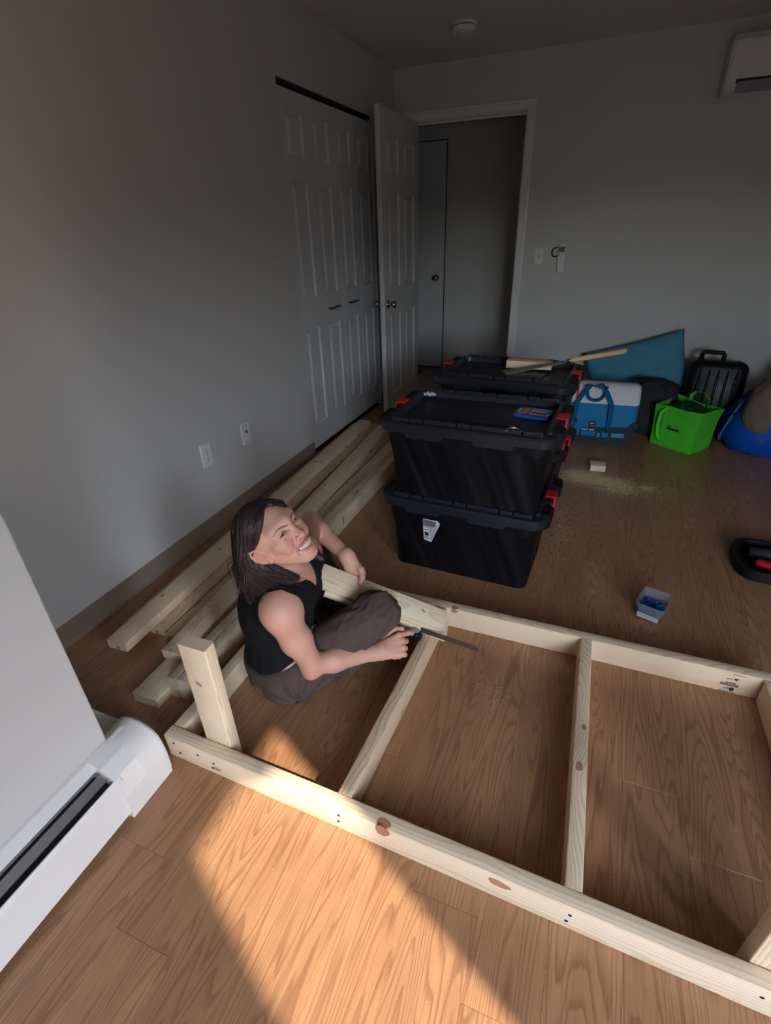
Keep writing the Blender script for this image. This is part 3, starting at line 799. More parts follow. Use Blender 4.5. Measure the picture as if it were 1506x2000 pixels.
def build_sawdust():
    rr = random.Random(5); V = []; Fc = []
    def fleck(x, y, s):
        a = rr.random()*PI; L = s*(0.7+rr.random()*1.6); w = s*(0.35+0.4*rr.random()); h = 0.0006+s*0.35*rr.random()
        c, q = math.cos(a), math.sin(a); i = len(V)
        for (u, v, z) in ((-L, 0, 0), (0, -w, 0), (L, 0, 0.0002), (0, w, 0), (0, 0, h)): V.append((x+c*u-q*v, y+q*u+c*v, z+0.0002))
        Fc.extend([(i, i+1, i+4), (i+1, i+2, i+4), (i+2, i+3, i+4), (i+3, i, i+4)])
    # main drift beside the totes
    for k in range(11000):
        t = rr.random()**1.3
        x = 1.69+0.30*t+rr.gauss(0, 0.045); y = 3.02-0.09*t+rr.gauss(0, 0.045+0.02*t)
        if abs(x-1.84) < 0.05 and abs(y-2.905) < 0.012: continue
        fleck(x, y, 0.0022)
    for k in range(1500): fleck(1.98+rr.gauss(0, 0.14), 2.94+rr.gauss(0, 0.07), 0.0020)
    for k in range(420): fleck(2.10+rr.gauss(0, 0.02), 2.96+rr.gauss(0, 0.02), 0.0022)
    for k in range(600): fleck(1.68+rr.gauss(0, 0.05), 2.25+rr.gauss(0, 0.16), 0.0019)
    for k in range(240): fleck(1.85+rr.gauss(0, 0.06), 1.85+rr.gauss(0, 0.06), 0.0014)
    for k in range(170): fleck(1.57+rr.gauss(0, 0.05), 1.18+rr.gauss(0, 0.05), 0.0015)
    for k in range(420): fleck(rr.uniform(0.9, 2.6), rr.uniform(0.1, 3.2), 0.0013)
    for k in range(60): fleck(2.04+rr.gauss(0, 0.06), 0.80+rr.gauss(0, 0.04), 0.0016)
    for k in range(50): fleck(0.93+rr.gauss(0, 0.02), 0.59+rr.gauss(0, 0.012), 0.0012)
    me = bpy.data.meshes.new('sawdust'); me.from_pydata(V, [], Fc)
    me.materials.append(plain('sawdust', S(206, 182, 140), 0.9, var=0.15))
    o = bpy.data.objects.new('sawdust', me); COL.objects.link(o)
    tag(o, 'pale sawdust and shavings scattered over the wood floor', 'sawdust', kind='stuff')

# ================================================================== fixed equipment
def build_heater():
    h = thing('baseboard_heater', 'white baseboard heater along the near wall with a folded end cap', 'heater', (0.645, 0.0, 0.0))
    x0, ye = 0.0, 0.470
    bm = bmesh.new(); prism(bm, [(0.001, 0.185), (0.001, 0.002), (0.006, 0.002), (0.006, 0.178), (0.034, 0.166), (0.036, 0.170), (0.010, 0.184)], -1.3, ye+0.10, 'y')
    obj('back_plate', bm, WHITEM, h)
    bm = bmesh.new(); prism(bm, [(0.094, 0.022), (0.098, 0.022), (0.0945, 0.140), (0.088, 0.150), (0.082, 0.146), (0.090, 0.138)], -1.3, ye, 'y')
    obj('front_panel', bm, WHITEM, h)
    bm = bmesh.new(); prism(bm, [(0.048, 0.163), (0.070, 0.154), (0.070, 0.151), (0.048, 0.160)], -1.3, ye+0.01, 'y')
    obj('damper', bm, ALU, h)
    bm = bmesh.new(); bx(bm, (0.048, -0.42, 0.075), (0.084, 1.76, 0.10))
    obj('fin_core', bm, DARKM, h)
    # end cap wraps the wall corner
    out = [(-0.048, 0.168), (0.012, 0.1845), (0.050, 0.176), (0.086, 0.151), (0.1025, 0.085), (0.1010, 0.0), (-0.048, 0.0)]
    bm = bmesh.new()
    prism(bm, [(a, b) for a, b in out if a > -0.01]+[(0.0025, 0.0)], 0.455, 0.527, 'y')
    obj('end_cap', bm, WHITEM, h)
    bm = bmesh.new(); prism(bm, [(-0.048, 0.155), (-0.030, 0.174), (0.000, 0.1835), (0.030, 0.182), (0.056, 0.172), (0.078, 0.157), (0.0915, 0.138), (0.098, 0.112), (0.1025, 0.075), (0.1010, 0.0), (-0.048, 0.0)], 0.527, 0.607, 'y')
    es = [e for e in bm.edges if all(abs(v.co.y-0.607) < 1e-5 for v in e.verts)]
    bmesh.ops.bevel(bm, geom=es, offset=0.008, segments=3, affect='EDGES')
    obj('end_cap', bm, WHITEM, h, angle=38)
    # low pipe cover running back to the left wall behind the corner
    bm = bmesh.new(); bx(bm, (-0.348, 0.570, 0.060), (0.590, 0.084, 0.118), 0.006); obj('pipe_cover', bm, WHITEM, h)
    bm = bmesh.new(); bx(bm, (-0.348, 0.612, 0.112), (0.590, 0.010, 0.020), 0.004); obj('pipe_cover_lip', bm, WHITEM, h)

def plate(name, label, cat, loc, rot, kind):
    """wall plate in its own x-z plane, facing -y"""
    p = thing(name, label, cat, loc, rot)
    bm = bmesh.new()
    loft(bm, [[(a, y, b) for a, b in rrect(w, d, 0.005, 3)] for w, d, y in ((0.072, 0.116, -0.0004), (0.072, 0.116, -0.003), (0.066, 0.110, -0.0065))])
    obj('plate', bm, WHITEP, p, angle=40)
    if kind == 'duplex':
        for z in (-0.0195, 0.0195):
            bm = bmesh.new(); loft(bm, [[(a, y, b+z) for a, b in rrect(0.034, 0.028, 0.010, 4)] for y in (-0.0063, -0.0085)])
            r = obj('receptacle', bm, WHITEP, p, angle=40)
            bm = bmesh.new(); bx(bm, (-0.0065, -0.0086, z+0.004), (0.0022, 0.0008, 0.009)); bx(bm, (0.0065, -0.0086, z+0.004), (0.0022, 0.0008, 0.007)); bx(bm, (0, -0.0086, z-0.007), (0.005, 0.0008, 0.005), 0.0003)
            obj('slots', bm, BLACKT, r)
        bm = bmesh.new(); lathe(bm, [(0.003, 0), (0.003, 0.001), (0.0005, 0.0014)], 10, Matrix.Translation((0, -0.0062, 0)) @ Matrix.Rotation(PI/2, 4, 'X')); obj('screw', bm, CHROME, p)
    if kind == 'coax':
        for z in (-0.042, 0.042):
            for x in (-0.009, 0.013):
                bm = bmesh.new(); lathe(bm, [(0.0034, 0), (0.0034, 0.0012), (0.0005, 0.0016)], 10, Matrix.Translation((x, -0.0062, z)) @ Matrix.Rotation(PI/2, 4, 'X')); obj('screw', bm, BLACKT, p)
        bm = bmesh.new(); lathe(bm, [(0.0075, 0), (0.0075, 0.004), (0.005, 0.0045), (0.005, 0.010), (0.001, 0.010)], 14, Matrix.Translation((0, -0.0062, 0.012)) @ Matrix.Rotation(PI/2, 4, 'X')); obj('jack', bm, plain('brass_jack', S(96, 84, 60), 0.4, 0.7), p)
    if kind == 'switch':
        bm = bmesh.new(); bx(bm, (0, -0.010, 0.0), (0.009, 0.010, 0.020), 0.002, rot=None); obj('toggle', bm, plain('grey_toggle', S(150, 150, 156), 0.4), p)
        for z in (-0.03, 0.03):
            bm = bmesh.new(); lathe(bm, [(0.003, 0), (0.003, 0.001), (0.0005, 0.0014)], 10, Matrix.Translation((0, -0.0062, z)) @ Matrix.Rotation(PI/2, 4, 'X')); obj('screw', bm, WHITEP, p)
    return p

def build_fixtures():
    plate('power_outlet', 'white two-socket power outlet low on the left wall', 'outlet', (0, 1.795, 0.410), (0, 0, PI/2), 'duplex')
    plate('cable_outlet', 'white wall plate with a round cable jack, beyond the power outlet', 'outlet', (0, 2.119, 0.404), (0, 0, PI/2), 'coax')
    plate('light_switch', 'white light switch on the back wall right of the doorway', 'switch', (1.180, BY, 1.132), (0, 0, 0), 'switch')
    # remote control on a wall cradle
    r = thing('remote_control', 'slim white remote control with grey screen hung on the back wall', 'remote control', (1.348, BY-0.010, 1.118), (0, math.radians(-2), 0))
    bm = bmesh.new(); loft(bm, [[(a, y, b) for a, b in rrect(w, d, 0.007, 3)] for w, d, y in ((0.050, 0.192, 0.008), (0.054, 0.198, 0.002), (0.054, 0.198, -0.010), (0.046, 0.190, -0.015))])
    obj('body', bm, WHITEP, r, angle=40)
    bm = bmesh.new(); loft(bm, [[(a, y, b+0.060) for a, b in rrect(0.042, 0.038, 0.008, 3)] for y in (-0.0145, -0.0165)]); obj('screen', bm, plain('grey_screen', S(92, 98, 92), 0.25), r)
    for (x, z) in ((-0.010, 0.022), (0.010, 0.022), (0.0, 0.006)):
        bm = bmesh.new(); bx(bm, (x, -0.0156, z), (0.012, 0.003, 0.007), 0.001); obj('button', bm, plain('pale_button', S(186, 186, 188), 0.4), r)
    s = thing('key_lanyard', 'small black strap loop hanging beside the white remote', 'strap', (1.290, BY-0.006, 1.165))
    bm = bmesh.new()
    tube(bm, [(0.036, 0, 0.028), (-0.006, 0, 0.020), (-0.016, 0, 0.006), (-0.016, 0, -0.020), (-0.004, 0, -0.036), (0.016, 0, -0.036), (0.030, 0, -0.024)], [0.004, 0.006, 0.009, 0.010, 0.011, 0.010, 0.007], 8, flat=0.45)
    obj('loop', bm, BLACKP, s, smooth=True)
    # smoke detector
    d = thing('smoke_detector', 'round white smoke detector on the ceiling', 'smoke detector', (0.700, 3.800, HZ))
    bm = bmesh.new(); lathe(bm, [(0.075, 0), (0.075, -0.008), (0.070, -0.012), (0.058, -0.013)], 32); obj('base', bm, WHITEP, d, angle=40)
    bm = bmesh.new(); lathe(bm, [(0.060, -0.013), (0.060, -0.018)], 32); obj('vent_gap', bm, DARKM, d)
    bm = bmesh.new(); lathe(bm, [(0.068, -0.018), (0.069, -0.022), (0.064, -0.040), (0.050, -0.046), (0.020, -0.048)], 32); obj('cover', bm, WHITEP, d, angle=40)
    bm = bmesh.new(); lathe(bm, [(0.011, 0), (0.010, -0.002), (0.002, -0.0025)], 14, Matrix.Translation((-0.026, -0.010, -0.0475))); obj('test_button', bm, plain('grey_button', S(170, 170, 172), 0.4), d)
    # wall air conditioner
    a = thing('air_conditioner', 'white wall-mounted air conditioner in the upper corner of the back wall', 'air conditioner', (2.56, BY, 1.98))
    bm = bmesh.new()
    prof = [(0, 0.010), (-0.10, 0.0), (-0.150, 0.012), (-0.190, 0.040), (-0.200, 0.075), (-0.196, 0.250), (-0.165, 0.282), (0, 0.290)]
    prism(bm, [(a_, b_) for a_, b_ in prof], -0.400, 0.400, 'x')
    bmesh.ops.bevel(bm, geom=[e for e in bm.edges if abs(abs(e.verts[0].co.x)-0.4) < 1e-5 and abs(abs(e.verts[1].co.x)-0.4) < 1e-5 and abs(e.verts[0].co.x-e.verts[1].co.x) < 1e-5], offset=0.008, segments=2, affect='EDGES')
    obj('body', bm, WHITEP, a, angle=40)
    bm = bmesh.new(); bx(bm, (0.0, -0.202, 0.160), (0.776, 0.008, 0.176), 0.004); obj('front_panel', bm, WHITEP, a)
    bm = bmesh.new(); prism(bm, [(-0.202, 0.072), (-0.199, 0.058), (-0.165, 0.022), (-0.150, 0.020), (-0.150, 0.060)], -0.345, 0.345, 'x'); obj('air_slot', bm, DARKM, a)
    bm = bmesh.new(); prism(bm, [(-0.206, 0.056), (-0.204, 0.060), (-0.168, 0.018), (-0.160, 0.012), (-0.164, 0.010)], -0.338, 0.338, 'x'); obj('louvre_flap', bm, plain('grey_flap', S(150, 152, 156), 0.4), a)

build_totes(); build_tote_top(); build_tub(); build_sawdust(); build_heater(); build_fixtures()
# ================================================================== bags by the back wall
def lumpy(rings, seed, amp, sub=1):
    """closed rings -> soft mesh with small random dents"""
    rr = random.Random(seed); bm = bmesh.new()
    R = [[Vector(p)+Vector((rr.gauss(0, amp), rr.gauss(0, amp), rr.gauss(0, amp*0.6))) for p in r] for r in rings]
    loft(bm, R)
    if sub: bmesh.ops.subdivide_edges(bm, edges=bm.edges[:], cuts=sub, use_grid_fill=True, smooth=0.6)
    return bm

def build_cooler_bag():
    t = thing('cooler_bag', 'turquoise and white insulated bag with blue loop handles and a dark printed scene', 'bag', (1.765, 3.665, 0.0), (0, 0, math.radians(1.5)))
    teal = fabric_mat('teal_fabric', S(10, 104, 152), S(20, 128, 176), 900, 0.6, 0.15)
    white = fabric_mat('white_band_fabric', S(206, 208, 216), S(222, 222, 228), 900, 0.6, 0.12)
    strapm = fabric_mat('blue_strap', S(14, 84, 126), S(22, 100, 146), 900, 0.7, 0.2)
    navy = plain('navy_print', S(10, 16, 34), 0.6); wtxt = plain('white_print', S(214, 218, 226), 0.6)
    W, D = 0.52, 0.20
    def ring(z, w, d, y=0.0, r=0.04): return [(a, b+y, z) for a, b in rrect(w, d, r, 5)]
    bm = bmesh.new(); loft(bm, [ring(0.0, W-0.05, D-0.04), ring(0.012, W-0.02, D-0.01), ring(0.10, W-0.005, D+0.012), ring(0.20, W, D+0.008, 0.01), ring(0.285, W, D-0.02, 0.02)])
    obj('body', bm, teal, t, angle=50)
    bm = bmesh.new(); loft(bm, [ring(0.283, W+0.002, D-0.018, 0.02), ring(0.34, W+0.002, D-0.05, 0.028), ring(0.385, W-0.004, D-0.09, 0.034, 0.04), ring(0.402, W-0.05, D-0.13, 0.036, 0.03)])
    obj('white_band', bm, white, t, angle=50)
    for s in (-1, 1):
        bm = bmesh.new(); tube(bm, [(s*(W/2-0.004), -0.01, 0.29), (s*(W/2-0.003), 0.0, 0.345), (s*(W/2-0.02), 0.02, 0.385), (s*(W/2-0.05), 0.026, 0.402)], 0.003, 6)
        obj('piping', bm, white, t, smooth=True)
    fy = -D/2-0.004
    for s in (-1, 1):
        bm = bmesh.new()
        tube(bm, [(s*0.115-0.02, fy-0.006, 0.10), (s*0.112-0.02, fy-0.008, 0.20), (s*0.108-0.02, fy+0.008, 0.290), (s*0.070-0.02, fy+0.030, 0.360), (s*0.035-0.02, fy+0.035, 0.405), (s*0.005-0.02, fy+0.02, 0.400)], 0.021, 8, flat=0.14)
        obj('handle_strap', bm, strapm, t, smooth=True)
    bm = bmesh.new()
    pts = [(-0.02+0.052*math.cos(a), fy+0.020, 0.352+0.044*math.sin(a)) for a in np.linspace(PI*0.98, 2.05*PI, 12)]
    tube(bm, [(-0.085, fy+0.028, 0.404)]+pts+[(0.045, fy+0.028, 0.404)], 0.013, 8, flat=0.3)
    obj('handle_loop', bm, strapm, t, smooth=True)
    # printed night scene: low building, palms, sign, dark ground
    bm = bmesh.new(); y0, y1 = -D/2-0.0085, -D/2-0.0065
    prism(bm, [(-0.25, 0.012), (0.25, 0.012), (0.25, 0.060), (-0.25, 0.066)], y0, y1, 'y', 0)
    prism(bm, [(-0.075, 0.120), (0.245, 0.150), (0.250, 0.112), (-0.085, 0.098)], y0, y1, 'y', 0)
    prism(bm, [(0.02, 0.100), (0.06, 0.100), (0.06, 0.055), (0.02, 0.055)], y0, y1, 'y', 0)
    prism(bm, [(0.10, 0.110), (0.245, 0.114), (0.235, 0.055), (0.10, 0.055)], y0, y1, 'y', 0)
    prism(bm, [(-0.085, 0.100), (-0.073, 0.100), (-0.073, 0.055), (-0.085, 0.055)], y0, y1, 'y', 0)
    prism(bm, [(-0.030, 0.122), (0.004, 0.122), (0.010, 0.172), (-0.034, 0.168)], y0, y1, 'y', 0)
    for cx, cz in ((-0.135, 0.165), (0.245, 0.16), (-0.205, 0.140)):
        prism(bm, [(cx-0.003, 0.05), (cx+0.004, 0.05), (cx+0.002, cz), (cx-0.002, cz)], y0, y1, 'y', 0)
        for k in range(9):
            a = k*2*PI/9+0.3
            c, s = math.cos(a), math.sin(a)
            prism(bm, [(cx-0.004*s, cz+0.004*c), (cx+0.022*c-0.007*s, cz+0.022*s+0.007*c-0.002), (cx+0.034*c, cz+0.030*s-0.008), (cx+0.022*c+0.005*s, cz+0.020*s-0.004*c-0.004)], y0, y1, 'y', 0)
    prism(bm, [(0.030, 0.092), (0.048, 0.092), (0.048, 0.062), (0.030, 0.062)], y0-0.0004, y1, 'y', 2)
    prism(bm, [(0.120, 0.098), (0.200, 0.100), (0.198, 0.070), (0.120, 0.068)], y0-0.0004, y1, 'y', 2)
    for x0, n in ((-0.070, 5), (-0.022, 4)):
        for k in range(n): bx(bm, (x0+k*0.0085, y0-0.0006, 0.110+0.0008*k), (0.0068, 0.0010, 0.0085), mi=1)
    for k in range(3): bx(bm, (-0.022+k*0.009, y0-0.0006, 0.158), (0.006, 0.0010, 0.008), mi=1)
    bx(bm, (-0.012, y0-0.0006, 0.140), (0.028, 0.0010, 0.002), mi=1)
    obj('print', bm, [navy, wtxt, plain('teal_print', S(40, 140, 176), 0.6)], t)
    # dark bag pushed in behind it
    d = thing('duffel_bag', 'dark grey fabric bag slumped between the turquoise bag and black suitcase', 'bag', (2.125, 3.98, 0.0), (0, 0, math.radians(-8)))
    grey = fabric_mat('dark_grey_fabric', S(38, 38, 42), S(58, 58, 60), 700, 0.85, 0.4, 0.6)
    bm = lumpy([[(a, b+y, z) for a, b in rrect(w, dd, 0.06, 5)] for z, w, dd, y in ((0.0, 0.30, 0.20, 0), (0.02, 0.34, 0.24, 0), (0.14, 0.36, 0.26, 0), (0.26, 0.34, 0.24, 0.01), (0.34, 0.30, 0.18, 0.02), (0.37, 0.20, 0.09, 0.02))], 4, 0.004)
    obj('body', bm, grey, d, smooth=True)
    bm = bmesh.new(); tube(bm, [(-0.10, -0.07, 0.30), (-0.06, -0.09, 0.36), (0.0, -0.08, 0.385), (0.06, -0.08, 0.36), (0.10, -0.07, 0.29)], 0.012, 8, flat=0.4)
    obj('handle', bm, grey, d, smooth=True)

def build_pillow():
    n, W, Hh, T = 26, 0.70, 0.455, 0.085
    bm = bmesh.new(); rr = random.Random(2)
    G = {}
    for s in (1, -1):
        for i in range(n+1):
            for j in range(n+1):
                u, v = 2*i/n-1, 2*j/n-1
                if s == -1 and (i in (0, n) or j in (0, n)): G[s, i, j] = G[1, i, j]; continue
                prof = max(0.0, (1-abs(u)**2.6)*(1-abs(v)**2.6))**0.55
                pin = 1-0.07*(abs(u*v))**0.0*((1-v*v) if True else 0)*(abs(u)**6)
                x = u*W/2*(1-0.05*(1-v*v)*abs(u)**3); z = v*Hh/2*(1-0.05*(1-u*u)*abs(v)**3)
                wr = 0.006*math.sin(9*u+5*v)*prof+0.004*math.sin(21*v-8*u)*prof*(1-abs(v))
                G[s, i, j] = bm.verts.new((x, -s*(T*prof+wr), z))
    for s in (1, -1):
        for i in range(n):
            for j in range(n):
                q = (G[s, i, j], G[s, i+1, j], G[s, i+1, j+1], G[s, i, j+1])
                bm.faces.new(q if s == 1 else q[::-1])
    m = fabric_mat('teal_quilt', S(66, 128, 156), S(92, 154, 180), 420, 0.85, 0.5, 0.25)
    o = obj('pillow', bm, m, None, (2.012, 4.335, 0.335), (math.radians(-12), math.radians(-17.5), 0), smooth=True)
    tag(o, 'large blue rectangular pillow propped tilted against the back wall', 'pillow')

def build_green_bag():
    t = thing('shopping_bag', 'bright green reusable shopping bag standing open on the floor', 'bag', (2.330, 3.735, 0.0), (0, 0, math.radians(-36)))
    green = fabric_mat('green_nonwoven', S(62, 178, 36), S(84, 206, 56), 300, 0.7, 0.35, 0.4)
    # local: front face looks along -y, width .27, depth .23
    W, D = 0.285, 0.225
    def ring(z, w, d, zj=0.0, seed=0, x=0.0):
        rr = random.Random(seed); pts = []
        for a, b in ((-w/2, -d/2), (-w/6, -d/2-0.008), (w/6, -d/2-0.008), (w/2, -d/2), (w/2+0.006, 0), (w/2, d/2), (0, d/2+0.008), (-w/2, d/2), (-w/2-0.006, 0)):
            pts.append((a+x, b, z+rr.uniform(-zj, zj)))
        return pts
    bm = bmesh.new()
    loft(bm, [ring(0, W-0.01, D-0.01), ring(0.008, W, D), ring(0.10, W+0.004, D+0.006, 0, 1), ring(0.19, W+0.012, D+0.016, 0.004, 2), ring(0.285, W+0.03, D+0.03, 0.016, 3, 0.006),
              ring(0.284, W+0.022, D+0.022, 0.016, 3, 0.006), ring(0.17, W, D), ring(0.16, W-0.03, D-0.03)])
    obj('body', bm, green, t, angle=50)
    bm = bmesh.new()
    for x in (-0.060, 0.065):
        for (z0, z1, y0, y1) in ((0.004, 0.10, -0.1215, -0.126), (0.10, 0.19, -0.126, -0.131), (0.19, 0.275, -0.131, -0.1375)):
            v = [bm.verts.new(p) for p in ((x-0.017, y0, z0), (x+0.017, y0, z0), (x+0.017, y1, z1), (x-0.017, y1, z1))]; bm.faces.new(v)
    bmesh.ops.remove_doubles(bm, verts=bm.verts[:], dist=1e-5)
    bmesh.ops.solidify(bm, geom=bm.faces[:], thickness=-0.002)
    obj('handle_band', bm, green, t)
    bm = bmesh.new(); tube(bm, [(-0.06, 0.112, 0.25), (-0.062, 0.124, 0.31), (-0.03, 0.11, 0.345), (0.03, 0.105, 0.347), (0.062, 0.118, 0.31), (0.06, 0.112, 0.25)], 0.015, 8, flat=0.15)
    obj('handle', bm, green, t, smooth=True)
    bm = bmesh.new(); tube(bm, [(-0.062, -0.139, 0.272), (-0.092, -0.150, 0.235), (-0.098, -0.146, 0.150), (-0.088, -0.140, 0.080), (-0.068, -0.134, 0.050)], 0.012, 8, flat=0.2)
    obj('handle', bm, green, t, smooth=True)
    bm = bmesh.new()
    for k in range(13): bx(bm, (-0.035+k*0.0062, -0.1325, 0.140-0.0002*k), (0.0050, 0.002, 0.012))
    for k in range(5): bx(bm, (-0.035+k*0.0055, -0.1332, 0.156), (0.0042, 0.002, 0.006))
    obj('printed_lettering', bm, plain('dark_green_ink', S(8, 34, 12), 0.6), t)
    bm = lumpy([[(0.11*math.cos(a)*r, 0.085*math.sin(a)*r, z) for a in np.linspace(0, 2*PI, 14, endpoint=False)] for z, r in ((0.166, 0.5), (0.19, 1.0), (0.25, 1.05), (0.285, 0.75), (0.292, 0.3))], 8, 0.014)
    o = obj('bundled_bag', bm, fabric_mat('dark_green_cloth', S(14, 46, 26), S(30, 74, 40), 200, 0.5, 0.6, 0.9), None, (2.330, 3.735, 0.0), (0, 0, math.radians(-36)), smooth=True)
    tag(o, 'crumpled dark green cloth stuffed inside the bright green bag', 'cloth')

def build_suitcase():
    t = thing('suitcase', 'black hard-shell suitcase with top handle leaning by the back wall', 'suitcase', (2.515, 4.13, 0.0), (math.radians(-7), 0, math.radians(-4)))
    shell = plain('black_shell', S(12, 15, 16), 0.4, var=0.1, scale=20, spec=0.3)
    W, Hh, D = 0.355, 0.455, 0.20
    bm = bmesh.new()
    R = []
    for y, s in ((-D/2, 0.045), (-D/2+0.012, 0.018), (-D/2+0.035, 0.0), (-0.004, 0.0), (-0.003, 0.004), (0.003, 0.004), (0.004, 0.0), (D/2-0.035, 0.0), (D/2-0.012, 0.018), (D/2, 0.045)):
        R.append([(a, y, b+Hh/2+0.03) for a, b in rrect(W-2*s, Hh-2*s, 0.06, 6)])
    loft(bm, R); obj('shell', bm, shell, t, angle=50)
    bm = bmesh.new()
    for x in (-0.11, -0.055, 0.0, 0.055, 0.11): tube(bm, [(x, -D/2+0.002, 0.10), (x, -D/2-0.001, 0.16), (x, -D/2-0.001, 0.36), (x, -D/2+0.002, 0.43)], [0.004, 0.009, 0.009, 0.004], 8)
    obj('rib', bm, shell, t, smooth=True)
    bm = bmesh.new(); tube(bm, [(-0.115, 0, 0.470), (-0.115, 0, 0.520), (-0.105, 0, 0.535), (0.010, 0, 0.535), (0.020, 0, 0.520), (0.020, 0, 0.470)], 0.018, 10, flat=0.8)
    obj('handle', bm, shell, t, smooth=True)
    bm = bmesh.new(); bx(bm, (0.085, -0.01, 0.487), (0.05, 0.03, 0.008), 0.003); obj('lock', bm, plain('olive_metal', S(70, 72, 48), 0.4, 0.5), t)
    for x in (-0.13, 0.13):
        for y in (-0.06, 0.06):
            bm = bmesh.new(); cyl(bm, (x-0.01, y, 0.020), (x+0.01, y, 0.020), 0.020, n=14); bx(bm, (x, y, 0.032), (0.016, 0.03, 0.012), 0.003); obj('wheel', bm, BLACKP, t)

def build_blue_bag():
    t = thing('carrier_bag', 'large shiny blue carrier bag with a taupe blanket at the frame edge', 'bag', (2.86, 3.90, 0.0))
    blue = fabric_mat('blue_tarp', S(8, 62, 150), S(18, 86, 182), 260, 0.28, 0.6, 1.0)
    rr = random.Random(9)
    def ring(z, rx, ry, cx=0.0, cy=0.0, amp=0.012, n=26, tilt=0.0):
        return [(cx+rx*math.copysign(abs(math.cos(a))**0.8, math.cos(a))+rr.gauss(0, amp), cy+ry*math.copysign(abs(math.sin(a))**0.8, math.sin(a))+rr.gauss(0, amp), z+tilt*math.cos(a)+rr.gauss(0, amp*0.4)) for a in np.linspace(0, 2*PI, n, endpoint=False)]
    bm = bmesh.new()
    loft(bm, [ring(0.0, 0.25, 0.23), ring(0.02, 0.275, 0.26), ring(0.10, 0.29, 0.27), ring(0.20, 0.285, 0.26, 0.01), ring(0.29, 0.27, 0.25, 0.02, 0, 0.012, 26, 0.06), ring(0.36, 0.25, 0.24, 0.03, 0.02, 0.010, 26, 0.12),
              ring(0.355, 0.235, 0.225, 0.03, 0.02, 0.008, 26, 0.12), ring(0.25, 0.22, 0.2, 0.03, 0.02, 0.008, 26, 0.04)])
    obj('body', bm, blue, t, smooth=True)
    bm = bmesh.new(); tube(bm, [(-0.265, -0.02, 0.015), (-0.285, -0.06, 0.07), (-0.275, -0.09, 0.14), (-0.262, -0.10, 0.20), (-0.235, -0.09, 0.27), (-0.20, -0.05, 0.31)], 0.022, 8, flat=0.3)
    obj('handle', bm, fabric_mat('blue_web_strap', S(40, 92, 140), S(90, 130, 160), 300, 0.6, 0.4), t, smooth=True)
    bm = bmesh.new(); tube(bm, [(0.02, 0.10, 0.36), (0.06, 0.12, 0.45), (0.16, 0.12, 0.50), (0.26, 0.10, 0.48)], [0.05, 0.10, 0.12, 0.10], 12, flat=0.5)
    obj('raised_side', bm, blue, t, smooth=True)
    bl = lumpy([[(-0.075+r*0.115*math.cos(a)+z*0.10, -0.12+0.10*r*math.sin(a)-0.10*(0.45-z), z) for a in np.linspace(0, 2*PI, 16, endpoint=False)] for z, r in ((0.14, 0.35), (0.17, 0.75), (0.25, 1.0), (0.34, 1.05), (0.41, 0.9), (0.455, 0.55), (0.468, 0.2))], 6, 0.006)
    o = obj('blanket', bl, fabric_mat('taupe_fleece', S(104, 88, 80), S(128, 110, 98), 420, 0.95, 0.5, 0.6), None, (2.80, 3.86, 0.0), smooth=True)
    tag(o, 'taupe blanket spilling out of the large blue carrier bag', 'blanket')

def build_tool_tray():
    t = thing('tool_tray', 'black plastic tool tray on the floor at the frame edge', 'tray', (2.595, 2.285, 0.0), (0, 0, math.radians(-3)))
    W, D, h = 0.37, 0.29, 0.055
    bm = bmesh.new()
    loft(bm, [[(a, b, z) for a, b in rrect(w, d, r, 5)] for w, d, z, r in ((W-0.02, D-0.02, 0, 0.07), (W, D, 0.008, 0.08), (W, D, h, 0.08), (W-0.03, D-0.03, h, 0.07), (W-0.045, D-0.045, 0.012, 0.06))])
    obj('shell', bm, BLACKP, t, angle=45)
    bm = bmesh.new(); tube(bm, [(-0.12, 0.05, 0.040), (-0.02, 0.045, 0.045), (0.10, 0.02, 0.045), (0.15, 0.0, 0.040)], [0.022, 0.026, 0.030, 0.022], 10)
    o = obj('cordless_tool', bm, plain('charcoal_rubber', S(48, 46, 50), 0.5), None, (2.595, 2.285, 0.0), smooth=True)
    tag(o, 'charcoal tool body lying in the black tray above the red grip', 'tool')
    bm = bmesh.new(); tube(bm, [(-0.110, -0.035, 0.036), (-0.095, -0.036, 0.040), (-0.02, -0.062, 0.040), (0.10, -0.095, 0.040), (0.15, -0.10, 0.036)], [0.012, 0.019, 0.021, 0.022, 0.016], 10)
    o = obj('hand_tool', bm, REDP, None, (2.595, 2.285, 0.0), smooth=True)
    tag(o, 'red plastic tool grip lying in the black tray', 'tool')

build_cooler_bag(); build_pillow(); build_green_bag(); build_suitcase(); build_blue_bag(); build_tool_tray()
# ================================================================== the woman: signed-distance body, meshed as one surface
def V3(*a): return np.array(a, float)
def nrm(v): v = np.asarray(v, float); return v/np.linalg.norm(v)

